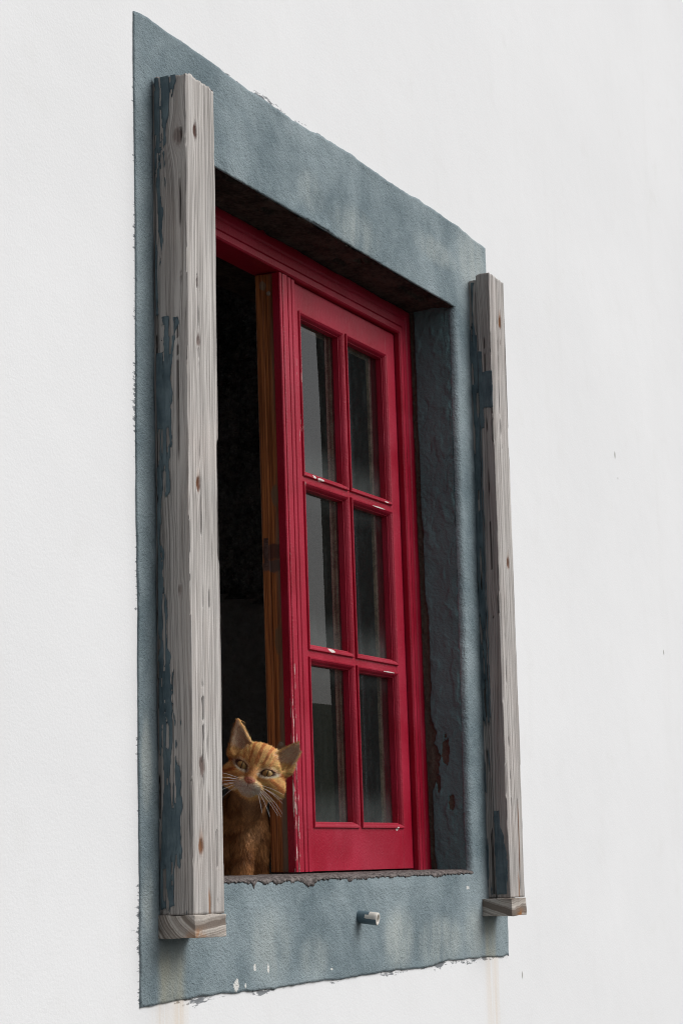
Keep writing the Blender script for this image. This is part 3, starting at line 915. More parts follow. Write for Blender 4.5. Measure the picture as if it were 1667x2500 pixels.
def paint_skin(name, xface, yb, z0, z1, width, maskf, parent, thick=.0013, res=(.0011, .0032), seed=1, sgn=-1):
    """flaking paint left on the side of a post: real flakes with thickness. u runs from the back (yb) to the front"""
    nu, nz = int(width / res[0]), int((z1 - z0) / res[1])
    U, Z = np.meshgrid(np.linspace(0.0005, width, nu), np.linspace(z0, z1, nz), indexing='ij')
    ms = maskf(U, Z)
    keep = ms > 0
    gu, gz_ = np.gradient(ms, U[1, 0] - U[0, 0], Z[0, 1] - Z[0, 0])
    g2 = gu ** 2 + gz_ ** 2 + 1e-6
    step = np.where(keep, 0, ms) / g2
    DU = np.clip(-step * gu, -res[0] * 1.1, res[0] * 1.1)
    DZ = np.clip(-step * gz_, -res[1] * 1.1, res[1] * 1.1)
    ec = sstep(0, .10, ms)
    out = .0006 + thick * (1.0 + .9 * (1 - ec)) * (0.75 + .5 * noise(U * 250, Z * 40, 0, seed)) + .0012 * np.clip(fbm(U * 90, Z * 25, 0, seed + 2), 0, 1)
    out = np.where(keep, out, .0004)
    P = np.stack([xface + sgn * out, yb - U - DU, Z + DZ], -1).reshape(-1, 3)
    F = grid_faces(nu, nz, flip=True)
    kf = keep.ravel()[F].sum(1) >= 1
    F = F[kf]
    used = np.unique(F)
    ren = -np.ones(len(P), int)
    ren[used] = np.arange(len(used))
    return mesh_obj(name, P[used], ren[F], OLDPAINT, parent)

def block(x0, x1, y0, y1, z0, z1, parent, rustx, seed):
    bm = bmesh.new()
    add_box(bm, x0, x1, y0, y1, z0, z1, .0012)
    bmesh.ops.triangulate(bm, faces=bm.faces[:])
    bmesh.ops.subdivide_edges(bm, edges=bm.edges[:], cuts=11, use_grid_fill=True)
    co = np.array([v.co[:] for v in bm.verts])
    dsp = .0016 * np.stack([fbm(co[:, 0] * 60 + k * 7, co[:, 1] * 60, co[:, 2] * 90, seed + k, 3) for k in range(3)], 1)
    for v, c in zip(bm.verts, co + dsp):
        v.co = c
    o = bm_obj('foot_block', bm, BLOCKW, parent, smooth=True)
    lo = co - np.array([x0, y0, z0])
    ru = sstep(.03, .0, np.abs(lo[:, 0] - rustx)) * sstep(.022, .0, lo[:, 2]) * sstep(.03, .0, lo[:, 1])
    a = o.data.attributes.new('rust', 'FLOAT', 'POINT')
    a.data.foreach_set('value', ru.astype(np.float32))
    return o

def build_posts():
    # ---- near (left) post
    p = empty('timber_post', (0.095, 0.0, -0.078))
    tag(p, 'thick weathered timber post with flaking blue paint, nearest, left of the cat', 'post', 'posts beside the window')
    off = Vector((-0.095, 0, 0.078))
    knots = [(1, .0285, 1.120, .0068, 1.0, .0), (1, .031, .795, .006, .75, .0), (1, .026, .578, .0070, 1.0, .35), (1, .0285, .166, .0085, .8, .0), (1, .022, .0515, .0070, .9, .6), (0, .040, 1.105, .008, .6, 0), (1, .030, .885, .004, .6, 0), (0, .036, .42, .004, .4, 0)]
    cracks = [(1, .030, .60, .93, .0010), (1, .034, .18, .60, .0008), (1, .0310, .06, .30, .0009), (1, .045, -.04, .22, .0008), (0, .044, .75, 1.20, .0008), (0, .036, .60, .83, .0007), (1, .045, 1.15, 1.21, .0016), (1, .066, -.04, .1, .0008), (1, .052, .30, .48, .0005)]
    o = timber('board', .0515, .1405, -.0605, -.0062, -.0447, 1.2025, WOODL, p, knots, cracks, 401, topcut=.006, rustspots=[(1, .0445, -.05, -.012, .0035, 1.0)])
    o.location = off
    ctrl_z = [1.21, 1.185, 1.155, 1.125, 1.065, 1.0, .94, .875, .832, .826, .815, .78, .75, .685, .626, .595, .565, .547, .50, .478, .45, .385, .325, .265, .205, .15, .09, .03, 0.0, -.02, -.034, -.036]
    ctrl_u = [.66, .62, .50, .36, .27, .25, .20, .12, .10, .60, .64, .55, .50, .50, .50, .45, .38, .20, .10, .20, .12, .24, .30, .36, .50, .60, .65, .60, .48, .42, .40, .0]
    zz, uu = np.array(ctrl_z[::-1]), np.array(ctrl_u[::-1])
    W_ = .054
    def mask(U, Z):
        U = U + .0045 * fbm(Z * 14, U * 45, 0, 443, 3)
        b = np.interp(Z, zz, uu) * W_
        b = b + .004 * fbm(Z * 28, 0, 0, 421, 3) + .0022 * fbm(Z * 110, 0, 0, 425, 2)
        holes = fbm(U * 240, Z * 14, 0, 431, 4)
        fl = noise(U * 330, Z * 26, 0, 437)
        m = np.minimum((b - U) / .004, 1.2)
        inner = .19 - holes + .24 * fl - .25 * sstep(.25, .6, fbm(U * 420, Z * 11, 0, 439, 2))
        inner = inner + np.where((Z < .80) & (Z > .66), .25, 0) + np.where((Z < .40), -.10, 0)
        m2 = np.minimum(m, inner * 3)
        # isolated slivers further out, low down
        sl = fbm(U * 260, Z * 9, 0, 441, 3) - .42
        m2 = np.maximum(m2, np.where((Z < .30) & (U < .75 * W_), sl * 2.0, -1))
        # bare strip beside the tall flake
        m2 = np.where((Z < .83) & (Z > .775) & (U < .2 * W_ + .002 * fbm(Z * 40)), -1, m2)
        return m2
    o = paint_skin('peeling_paint', .0515, -.0062, -.0445, 1.2020, W_ * .97, mask, p, seed=451)
    o.location = off
    # strip behind the board, against the wall
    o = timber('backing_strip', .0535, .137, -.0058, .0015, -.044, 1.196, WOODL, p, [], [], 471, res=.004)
    o.location = off
    o = block(.0480, .1415, -.0630, -.0010, -.0778, -.0455, p, .012, 481)
    o.location = off

    # ---- far (right) post
    p = empty('timber_post', (1.36, 0.0, -0.086))
    tag(p, 'narrower weathered grey timber post on the far right side of the window', 'post', 'posts beside the window')
    off = Vector((-1.36, 0, 0.086))
    knots = [(1, .050, 1.113, .0080, 1.0, .9), (1, .052, .6126, .0075, .9, .3), (1, .050, 1.07, .003, .5, 0)]
    cracks = [(1, .035, .86, 1.13, .0016), (1, .040, .80, .92, .0010), (0, .014, .40, 1.1, .0006), (1, .057, -.05, .16, .0012), (1, .020, .1, .5, .0006)]
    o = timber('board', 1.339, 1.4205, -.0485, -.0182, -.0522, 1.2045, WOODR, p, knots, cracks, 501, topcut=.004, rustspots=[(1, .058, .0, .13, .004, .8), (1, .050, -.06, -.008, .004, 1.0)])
    o.location = off
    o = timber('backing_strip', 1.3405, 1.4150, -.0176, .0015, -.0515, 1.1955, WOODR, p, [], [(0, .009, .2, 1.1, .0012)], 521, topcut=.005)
    o.location = off
    def mask2(U, Z):
        h = fbm(U * 230, Z * 15, 0, 531, 3)
        m = .16 - h + .25 * noise(U * 380, Z * 22, 0, 535)
        m = m - np.where(Z > 1.06, .6 * sstep(1.05, 1.12, Z + .02 * fbm(U * 300)), 0) - .55 * sstep(.34, .22, Z) + .15 * sstep(.7, 1.0, Z)
        return m * 2.0
    o = paint_skin('peeling_paint', 1.3405, -.0005, -.051, 1.19, .0165, mask2, p, seed=541)
    o.location = off
    def mask3(U, Z):
        w = .0040 * fbm(Z * 60, U * 60, 0, 551, 3)
        a = np.minimum(np.minimum(U + .002, .0295 - U + w * .6), np.minimum(Z - .925 + w * 2, 1.0 - Z + w))
        a2 = np.minimum(np.minimum(U + .002, .0085 - U + w), np.minimum(Z - .885 + w, 1.045 - Z + w))
        b = np.minimum(np.minimum(U - .002 + w * .3, (.013 + .012 * sstep(.11, .03, Z)) - U + w), np.minimum(Z + .046 + w, .118 - Z + w * 2))
        a3 = np.minimum(.0022 - U + w * .5, np.minimum(Z - .3, .9 - Z))
        return np.maximum(np.maximum(np.maximum(a, a2), b), a3) / .004
    o = paint_skin('peeling_paint', 1.339, -.0182, -.050, 1.1, .0300, mask3, p, seed=561)
    o.location = off
    o = block(1.3075, 1.3885, -.0630, -.0010, -.0862, -.0532, p, .045, 571)
    o.location = off
build_posts()

# ------------------------------------------------------------------ overflow pipe stub below the sill
def pipe():
    base = Vector((0.733, 0.0, -0.0685))
    d = Vector((0.12, -1.0, -0.13)).normalized()
    q = d.to_track_quat('Z', 'Y').to_matrix()
    L, ro, ri, n = .036, .0108, .0068, 40
    vs, fs, col = [], [], []
    rings = [(ro, -.012), (ro, .0), (ro, .006), (ro, .012), (ro, .018), (ro, .024), (ro, .030), (ro, L - .0006), (ro - .0006, L), (ri + .0006, L), (ri, L - .0006), (ri, L - .02), (ri, -.01)]
    for r_, h in rings:
        for k in range(n):
            a = 2 * math.pi * k / n
            p = q @ Vector((r_ * math.cos(a), r_ * math.sin(a), h))
            vs.append(p)
            top = p.z
            bare = (h - (.019 + .006 * float(noise(a * 2.2, 0, 0, 601))) > 0) and (p.z - (d * h).z > -.001 + .004 * float(noise(a * 3, 2, 0, 603)))
            col.append(1.0 if (bare or h >= L - .0004 or r_ <= ri + .0007) else 0.0)
    for i in range(len(rings) - 1):
        for k in range(n):
            fs.append((i * n + k, i * n + (k + 1) % n, (i + 1) * n + (k + 1) % n, (i + 1) * n + k))
    t = NT('painted_plastic_pipe')
    co = t.coord()
    nn = t.noise(co, 90, 3)
    c = t.mix(t.ramp(t.math('ADD', t.attr('bare'), t.math('MULTIPLY', t.math('SUBTRACT', t.noise(co, 260, 2), .5), .5)), .45, .55), t.mix(nn, (.07, .11, .135), (.13, .19, .22)), t.mix(nn, (.60, .56, .50), (.76, .73, .68)))
    t.bsdf(c, .55, t.bump(nn, .0006), .3)
    o = mesh_obj('overflow_pipe', vs, fs, t.m, None, attrs={'bare': col})
    o.location = base
    tag(o, 'short pipe stub, half blue paint and half bare white, poking from the blue surround', 'pipe')
    dark = mat_flat('dark_bore', (.05, .042, .035), .95)  # dark disc closing the bore behind the mouth
    vs = [q @ Vector((.0070 * math.cos(2 * math.pi * k / 20), .0070 * math.sin(2 * math.pi * k / 20), .012)) for k in range(20)]
    mesh_obj('bore_plug', vs, [tuple(range(20))], dark, o, smooth=False)
pipe()

# ------------------------------------------------------------------ the cat
def surface_nets(D, org, h):
    """naive surface nets on a sampled distance field (negative inside)"""
    S = D < 0
    n = np.array(D.shape)
    c = np.zeros(n - 1, np.int8)
    for i in (0, 1):
        for j in (0, 1):
            for k in (0, 1):
                c += S[i:n[0] - 1 + i, j:n[1] - 1 + j, k:n[2] - 1 + k]
    act = (c > 0) & (c < 8)
    idx = np.argwhere(act)
    vid = -np.ones(act.shape, np.int64)
    vid[act] = np.arange(len(idx))
    acc = np.zeros((len(idx), 3))
    cnt = np.zeros(len(idx))
    corners = [(i, j, k) for i in (0, 1) for j in (0, 1) for k in (0, 1)]
    vals = {q: D[idx[:, 0] + q[0], idx[:, 1] + q[1], idx[:, 2] + q[2]] for q in corners}
    for a in corners:
        for ax in range(3):
            if a[ax]:
                continue
            b = list(a)
            b[ax] = 1
            b = tuple(b)
            va, vb = vals[a], vals[b]
            m = (va < 0) != (vb < 0)
            t = np.where(m, va / np.where(va - vb == 0, 1, va - vb), 0)
            p = np.array(a, float)[None] + 0 * acc
            p[:, ax] += t
            acc += p * m[:, None]
            cnt += m
    V = org + (idx + acc / cnt[:, None]) * h
    F = []
    for ax in range(3):
        o1, o2 = [q for q in range(3) if q != ax]
        sl0 = [slice(None)] * 3
        sl1 = [slice(None)] * 3
        sl0[ax] = slice(0, n[ax] - 1)
        sl1[ax] = slice(1, n[ax])
        cross = S[tuple(sl0)] != S[tuple(sl1)]
        pts = np.argwhere(cross)
        ok = (pts[:, o1] > 0) & (pts[:, o2] > 0) & (pts[:, o1] < n[o1] - 1) & (pts[:, o2] < n[o2] - 1)
        pts = pts[ok]
        ins = S[tuple(pts.T)]
        q = []
        for d1, d2 in ((-1, -1), (0, -1), (0, 0), (-1, 0)):
            r_ = pts.copy()
            r_[:, o1] += d1
            r_[:, o2] += d2
            q.append(vid[tuple(r_.T)])
        q = np.stack(q, 1)
        fl = ins if ax != 1 else ~ins
        q[~fl] = q[~fl][:, ::-1]
        F.append(q)
    return V, np.concatenate(F)

def build_cat():
    B = np.array([0.6150, 0.1480, -0.0150])
    ex = np.array([math.sin(YAW), -math.cos(YAW), 0])     # image right
    ez = np.array([-math.cos(YAW), -math.sin(YAW), 0])    # towards the viewer
    ey = np.array([0, 0, 1.0])
    AX = np.stack([ex, ey, ez])                            # rows: cat frame axes in the world (a, b, c in cm)
    E = (np.array([0.4639, 0.055, 0.1771]) - B) @ AX.T * 100   # point between the eyes, cat frame
    tl = R(-20.0)      # head tilted to the cat's left
    pit = R(-4.0)
    Rz = np.array([[math.cos(tl), -math.sin(tl), 0], [math.sin(tl), math.cos(tl), 0], [0, 0, 1]])
    Rx = np.array([[1, 0, 0], [0, math.cos(pit), -math.sin(pit)], [0, math.sin(pit), math.cos(pit)]])
    yw = R(-5)
    Ry = np.array([[math.cos(yw), 0, math.sin(yw)], [0, 1, 0], [-math.sin(yw), 0, math.cos(yw)]])
    HR = Rz @ Rx @ Ry     # head frame -> cat frame
    HO = E - HR @ np.array([0, 0, 2.4])
    h = 0.13
    lo = np.array([-14.5, -0.5, -17.0])
    hi = np.array([9.5, 31.0, 17.5])
    lo[2] = -16
    hi[2] = E[2] + 5
    n = np.ceil((hi - lo) / h).astype(int) + 1
    gx, gy, gz = [lo[i] + h * np.arange(n[i]) for i in range(3)]
    D = np.full(n, 5.0, np.float32)

    def sub(cen, ext):
        a = np.clip(np.floor((cen - ext - lo) / h).astype(int), 0, n)
        b = np.clip(np.ceil((cen + ext - lo) / h).astype(int) + 1, 0, n)
        return tuple(slice(a[i], b[i]) for i in range(3))
    def pts(sl):
        return np.stack(np.meshgrid(gx[sl[0]], gy[sl[1]], gz[sl[2]], indexing='ij'), -1)
    def smin(a, b, k):
        t = np.clip(.5 + .5 * (b - a) / k, 0, 1)
        return b * (1 - t) + a * t - k * t * (1 - t)
    def ell(c, r_, k, head=True, carve=False, rot=None):
        c, r_ = np.array(c, float), np.array(r_, float)
        cw = HO + HR @ c if head else c
        sl = sub(cw, np.full(3, r_.max() + 2.5))
        p = pts(sl) - cw
        if head:
            p = p @ HR
        if rot is not None:
            p = p @ rot
        q = p / r_
        l1 = np.linalg.norm(q, axis=-1)
        l2 = np.linalg.norm(q / r_, axis=-1)
        d = l1 * (l1 - 1) / np.maximum(l2, 1e-6)
        D[sl] = (-smin(-D[sl], d, k)) if carve else smin(D[sl], d, k)
    def cap(a, b, ra, rb, k, head=True, squash=(1, 1, 1), shift=(0, 0, 0), carve=False, only=None):
        a, b = np.array(a, float), np.array(b, float)
        ca, cb = (HO + HR @ a, HO + HR @ b) if head else (a, b)
        cen = (ca + cb) / 2
        sl = sub(cen, np.abs(ca - cb) / 2 + max(ra, rb) + 2.0)
        p = pts(sl)
        p = (p - HO) @ HR if head else p
        p = p - np.array(shift)
        ba = b - a
        sq = np.array(squash, float)
        pa = (p - a)
        t = np.clip((pa @ ba) / (ba @ ba), 0, 1)
        d = np.linalg.norm((pa - t[..., None] * ba) / sq, axis=-1) - (ra + (rb - ra) * t)
        d = d * sq.min() ** .5
        D[sl] = (-smin(-D[sl], d, k)) if carve else smin(D[sl], d, k)

    # body: sitting on the sill, chest to the viewer, back running into the room (image left / away)
    ell((-.1, 8.5, -3.8), (3.6, 7.4, 3.6), .8, False)
    ell((-1.2, 13.0, -3.2), (3.0, 4.2, 3.2), 1.2, False)
    ell((-5.5, 6.6, -6.5), (5.6, 6.6, 5.2), 2.0, False)
    ell((-9.0, 4.6, -9.0), (4.6, 5.0, 4.6), 2.0, False)
    cap((-.9, 9.5, -1.4), (-.95, 1.0, 1.6), 2.0, 1.5, .7, False)
    ell((-.95, .55, 2.6), (1.45, 1.0, 1.9), .6, False)
    cap((1.2, 10.5, -4.2), (1.75, 1.0, -2.8), 2.0, 1.5, 1.0, False)
    ell((1.8, .55, -1.8), (1.4, 1.0, 1.8), .6, False)
    ell((-6.5, 2.6, -3.4), (2.4, 3.0, 3.4), 1.0, False)
    # neck
    sk = HO + HR @ np.array([0, -.6, -2.6])
    cap((-1.0, 12.5, -3.4), tuple(sk), 3.0, 2.8, 1.5, False)
    # head
    ell((0, .55, -2.0), (4.5, 3.95, 4.2), 1.2)
    ell((0, 1.9, -.4), (3.2, 2.2, 2.3), 1.0)
    for s in (-1, 1):
        ell((s * 3.05, -1.7, -1.0), (2.25, 2.05, 2.3), 1.0)
        cap((s * 1.25, 1.05, 1.60), (s * 3.0, 1.35, .70), .45, .40, .7)
        ell((s * 2.1, -1.2, 1.1), (1.5, 1.0, 1.2), .7)
    cap((0, 1.1, 1.30), (0, -1.85, 2.62), .92, .74, .7)
    for s in (-1, 1):
        ell((s * .98, -2.75, 2.0), (1.38, .95, 1.15), .45)
    ell((0, -3.75, 1.40), (1.25, .80, 1.0), .8)
    ell((0, -2.2, 2.92), (.82, .50, .55), .25)
    # ears
    for s in (-1, 1):
        base, tip = (s * 3.45, 2.5, -1.3), (s * 5.65, 6.95, -.8)
        cap(base, tip, 2.25, .40, .55, squash=(1, 1, .50))
    for s in (-1, 1):
        cap((s * 3.65, 2.9, -.30), (s * 5.65, 6.9, -.35), 1.78, .22, .12, squash=(1, 1, .62), carve=True)
    # eyes: lid domes, then the almond opening
    EC = {}
    for s in (-1, 1):
        c = np.array([s * 2.15, -.02, .98])
        EC[s] = c
        ell(c, (1.30, 1.25, 1.22), .35)
    for s in (-1, 1):
        c = EC[s]
        sl = sub(HO + HR @ c, np.full(3, 2.2))
        p = (pts(sl) - HO) @ HR - c
        an = s * R(21)
        u = p[..., 0] * math.cos(an) + p[..., 1] * math.sin(an)
        v = -p[..., 0] * math.sin(an) + p[..., 1] * math.cos(an)
        top = np.hypot(u, v + .98) - 1.46
        bot = np.hypot(u, v - .62) - 1.20
        d = np.maximum(np.maximum(top, bot), .1 - p[..., 2])
        D[sl] = np.maximum(D[sl], -d)
    # mouth line and nostrils
    cap((0, -2.5, 3.35), (0, -3.05, 3.05), .10, .10, .08, carve=True)
    for s in (-1, 1):
        cap((0, -3.12, 3.1), (s * 1.25, -3.30, 2.45), .05, .03, .10, carve=True)
        ell((s * .30, -2.17, 3.40), (.14, .10, .2), .05, carve=True)

    V, F = surface_nets(D, lo, h)
    # relax the stair-stepping
    for it in range(2):
        acc = np.zeros_like(V)
        cn = np.zeros(len(V))
        for a, b in ((0, 1), (1, 2), (2, 3), (3, 0)):
            np.add.at(acc, F[:, a], V[F[:, b]])
            np.add.at(cn, F[:, a], 1)
            np.add.at(acc, F[:, b], V[F[:, a]])
            np.add.at(cn, F[:, b], 1)
        V = V * .5 + .5 * acc / cn[:, None]
    # normals
    fn = np.cross(V[F[:, 2]] - V[F[:, 0]], V[F[:, 3]] - V[F[:, 1]])
    N = np.zeros_like(V)
    for k in range(4):
        np.add.at(N, F[:, k], fn)
    N /= np.maximum(np.linalg.norm(N, axis=1, keepdims=True), 1e-9)
    # keep orientation outwards
    if np.mean(np.einsum('ij,ij->i', N, V - V.mean(0))) < 0:
        F = F[:, ::-1]
        N = -N

    def colour(p):
        """ginger tabby coat; p in cat frame (cm)"""
        q = (p - HO) @ HR
        x, y, z = q.T
        ax_ = np.abs(x)
        head = (q[:, 2] > -6.5) & (np.linalg.norm(q - np.array([0, 0, -1.5]), axis=1) < 9.5) & (p[:, 1] > E[1] - 7.5 + 0 * x)
        nz = fbm(p[:, 0] * .9, p[:, 1] * .9, p[:, 2] * .9, 701, 3)
        OR, DK, PA, WH = [np.array(c) for c in ((.90, .43, .15), (.42, .125, .029), (.92, .70, .45), (.90, .76, .61))]
        c = np.repeat(OR[None], len(p), 0) * (1 + .18 * nz)[:, None]
        def mixin(c, m, k):
            m = np.clip(m, 0, 1)[:, None]
            return c * (1 - m) + np.array(k) * m
        # forehead stripes, fanning up from the brow
        fx = x / (1 + .10 * np.clip(y, 0, 6))
        st = np.sin((np.abs(fx) + .10 * nz) * 6.6 + 1.1)
        c = mixin(c, sstep(.1, .8, st) * sstep(.3, 1.1, y) * sstep(2.6, 2.0, ax_) * (z > -2.5) * .8, DK)
        # cheek stripes
        ch = np.sin((y + .45 * ax_ + .3 * nz) * 3.6)
        c = mixin(c, sstep(.2, .8, ch) * sstep(2.4, 3.1, ax_) * sstep(1.2, .2, y) * .75, DK)
        # line from the outer corner of the eye
        c = mixin(c, sstep(.28, .08, np.abs(y - .35 - .12 * (ax_ - 3.2) + .0)) * sstep(3.0, 3.3, ax_) * (z > -3) * .7, DK)
        # pale rings round the eyes with dark lid margin
        for s in (-1, 1):
            e = q - EC[s]
            an = s * R(21)
            u = e[:, 0] * math.cos(an) + e[:, 1] * math.sin(an)
            v = -e[:, 0] * math.sin(an) + e[:, 1] * math.cos(an)
            rr_ = np.hypot(u / 1.06, (v + .04) / .56)
            c = mixin(c, sstep(1.9, 1.35, rr_) * (z > 0) * np.where(v < 0, .85, .30), np.array([.95, .78, .58]))
            c = mixin(c, sstep(1.30, 1.08, rr_) * (z > 0), (.07, .032, .02))
            # tear line towards the nose
            c = mixin(c, sstep(.22, .08, np.hypot(q[:, 0] - s * 1.05, (q[:, 1] + .75) * .35)) * (z > 1) * .7, (.12, .05, .025))
        # nose bridge, slightly darker, and muzzle
        c = mixin(c, sstep(.9, .5, ax_) * sstep(.3, -.4, y) * sstep(-2.2, -1.6, y) * (z > 1.2) * .5, (.50, .20, .075))
        c = mixin(c, sstep(1.25, .6, np.hypot(x / 2.1, (y + 2.9) / 1.3) + .15 * nz) * (z > -.6) * .75, PA)
        mz = np.hypot(x / 2.35, (y + 3.35 - .12 * ax_) / .85)
        c = mixin(c, sstep(1.15, .65, mz + .18 * nz) * (z > -.6) * .8, WH)
        c = mixin(c, sstep(1.6, 1.2, np.hypot(x / 1.9, (y + 4.2) / 1.0)) * (z > -.8) * .55, WH * .85)
        # whisker-spot rows
        for k, yy in enumerate((-2.35, -2.75)):
            c = mixin(c, (np.abs(y - yy) < .09) * (np.sin(ax_ * 13 + k) > .35) * (ax_ > .7) * (ax_ < 1.9) * (z > 1.5) * .55, (.30, .14, .07))
        # nose leather and lips
        nl = np.hypot(x / (.84 + .42 * np.clip(y + 2.25, -.6, .4)), (y + 2.15) / .55)
        c = mixin(c, sstep(1.12, .85, nl) * (z > 2.2), (.46, .17, .105))
        c = mixin(c, sstep(.16, .07, np.abs(y + 3.08 + .22 * ax_)) * (ax_ < 1.4) * (z > 1.9) * .28, (.25, .13, .09))
        c = mixin(c, sstep(.10, .05, ax_) * (y < -2.35) * (y > -3.1) * (z > 2.2) * .7, (.16, .07, .05))
        # ears: pinkish inside with darker depth, ginger rim
        for s in (-1, 1):
            a, b = np.array([s * 3.55, 2.6]), np.array([s * 5.7, 7.0])
            ba = b - a
            pq = q[:, :2] - a
            t_ = np.clip((pq @ ba) / (ba @ ba), 0, 1)
            dd = np.linalg.norm(pq - t_[:, None] * ba, axis=1) / (1.85 * (1 - t_) + .22)
            nh = N_now @ HR
            ins = sstep(.96, .78, dd) * sstep(2.3, 2.9, ax_) * sstep(2.2, 2.8, y) * (nh[:, 2] > .1)
            c = mixin(c, ins * .9, (.88, .52, .35))
        # body: coat darkened to stand in for shade, soft bars on chest and legs
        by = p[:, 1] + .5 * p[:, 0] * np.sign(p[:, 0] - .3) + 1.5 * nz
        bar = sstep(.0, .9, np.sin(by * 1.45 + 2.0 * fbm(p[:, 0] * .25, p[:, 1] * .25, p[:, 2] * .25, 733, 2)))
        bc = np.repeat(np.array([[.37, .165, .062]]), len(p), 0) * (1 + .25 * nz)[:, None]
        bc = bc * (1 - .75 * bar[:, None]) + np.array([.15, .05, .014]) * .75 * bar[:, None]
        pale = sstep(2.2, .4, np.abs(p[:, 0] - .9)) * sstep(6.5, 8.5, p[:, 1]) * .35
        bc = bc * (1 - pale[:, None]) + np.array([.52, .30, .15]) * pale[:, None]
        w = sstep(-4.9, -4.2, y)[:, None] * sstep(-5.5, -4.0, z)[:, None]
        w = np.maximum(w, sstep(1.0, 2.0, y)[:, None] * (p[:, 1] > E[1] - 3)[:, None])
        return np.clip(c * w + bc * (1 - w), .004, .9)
    N_now = N
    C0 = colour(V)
    Wv = (V * .01) @ AX
    t = NT('ginger_cat_skin')
    n1 = t.noise(t.coord(), 420, 3)
    c = t.mix(t.ramp(n1, .3, .7, 0, .3), t.attr('colr', 'Color'), (.12, .04, .012))
    t.bsdf(c, .7, t.bump(n1, .0012), .2)
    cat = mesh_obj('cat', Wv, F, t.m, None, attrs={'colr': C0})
    cat.location = B
    tag(cat, 'ginger tabby cat with tilted head peering out over the sill', 'cat')

    # ---- fur: short tapered blades lying along the coat
    tri = V[F]
    area = .5 * np.linalg.norm(np.cross(tri[:, 2] - tri[:, 0], tri[:, 3] - tri[:, 1]), axis=1)
    cen = tri.mean(1)
    qh = (cen - HO) @ HR
    is_head = (np.linalg.norm(qh - np.array([0, 0, -1.0]), axis=1) < 7.6) & (qh[:, 1] > -4.8)
    facing = fn_dot = np.einsum('ij,ij->i', N[F].mean(1), np.array([0, 0, 1.0])[None].repeat(len(F), 0))
    dens = np.where(is_head, 5.0, 1.6) * np.where(facing > -.35, 1.0, .25)
    eye_d = np.minimum(np.linalg.norm(qh - EC[1], axis=1), np.linalg.norm(qh - EC[-1], axis=1))
    nose = (np.hypot(qh[:, 0] / .75, (qh[:, 1] + 2.13) / .52) < 1) & (qh[:, 2] > 2.4)
    dens = np.where(nose, 0, dens)
    for s in (-1, 1):
        e = qh - EC[s]
        an = s * R(21)
        u = e[:, 0] * math.cos(an) + e[:, 1] * math.sin(an)
        v = -e[:, 0] * math.sin(an) + e[:, 1] * math.cos(an)
        dens = np.where((np.hypot(u / 1.10, (v + .04) / .64) < 1.0) & (qh[:, 2] > 0), 0, dens)
    NB = 90000
    pr = area * dens
    fi = RNG.choice(len(F), NB, p=pr / pr.sum())
    a, b = RNG.random((2, NB))
    T = tri[fi]
    root = (T[:, 0] * ((1 - a) * (1 - b))[:, None] + T[:, 1] * (a * (1 - b))[:, None] + T[:, 2] * (a * b)[:, None] + T[:, 3] * ((1 - a) * b)[:, None])
    nn = N[F[fi]].mean(1)
    nn /= np.linalg.norm(nn, axis=1, keepdims=True)
    rq = (root - HO) @ HR
    hd = is_head[fi]
    fl_h = rq - np.array([0, -1.9, 3.2])                     # flow away from the nose
    fl_h[:, 2] -= 1.0
    ear = (rq[:, 1] > 2.9) & (np.abs(rq[:, 0]) > 2.0)
    fl_h = fl_h / np.linalg.norm(fl_h, axis=1, keepdims=True)
    sgx = np.sign(rq[:, 0])
    earfl = np.stack([.75 * sgx, .62 + 0 * sgx, .25 + 0 * sgx], 1)  # hair fans across the ear opening
    fl_h = np.where(ear[:, None], np.where((nn @ HR)[:, 2:3] > .1, earfl, np.stack([.5 * sgx, .85 + 0 * sgx, 0 * sgx], 1)), fl_h)
    flow = np.where(hd[:, None], fl_h @ HR.T, np.array([0, -1.0, -.1]))
    flow = flow - nn * np.einsum('ij,ij->i', flow, nn)[:, None]
    flow /= np.maximum(np.linalg.norm(flow, axis=1, keepdims=True), 1e-6)
    jit = RNG.normal(0, .22, (NB, 3))
    length = np.where(hd, .55, .95) * RNG.uniform(.6, 1.3, NB)
    dn = np.linalg.norm(rq - np.array([0, -1.9, 3.0]), axis=1)
    length = np.where(hd, length * np.clip(.35 + dn * .13, .35, 1.25), length)
    length = np.where(hd & (rq[:, 1] < -2.2) & (np.abs(rq[:, 0]) > 2.2), length * 1.5, length)
    length = np.where(ear & hd, np.where((nn @ HR)[:, 2] > .1, .75, .26) * RNG.uniform(.4, 1.2, NB), length)
    lift = np.where(hd, .38, .30)
    d1 = flow + nn * lift[:, None] * 1.5 + jit * .8
    d2 = flow + nn * lift[:, None] * .4 + jit
    d1 /= np.linalg.norm(d1, axis=1, keepdims=True)
    d2 /= np.linalg.norm(d2, axis=1, keepdims=True)
    mid = root + d1 * (length * .5)[:, None]
    tip = mid + d2 * (length * .5)[:, None]
    wd = np.cross(d1, nn + RNG.normal(0, .3, (NB, 3)))
    wd /= np.maximum(np.linalg.norm(wd, axis=1, keepdims=True), 1e-6)
    hw = (np.where(hd, .019, .028) * RNG.uniform(.7, 1.3, NB))[:, None]
    PV = np.stack([root - wd * hw, root + wd * hw, mid - wd * hw * .8, mid + wd * hw * .8, tip], 1).reshape(-1, 3)
    k = np.arange(NB)[:, None] * 5
    FF = [tuple(r_) for r_ in np.concatenate([k + np.array([[0, 1, 3]]), k + np.array([[0, 3, 2]]), k + np.array([[2, 3, 4]])])]
    N_now = nn
    pp = root - flow * (np.einsum('ij,ij->i', root, flow) * .82)[:, None]
    tuft = ear & hd & ((nn @ HR)[:, 2] > .1) & (RNG.random(NB) < .30)
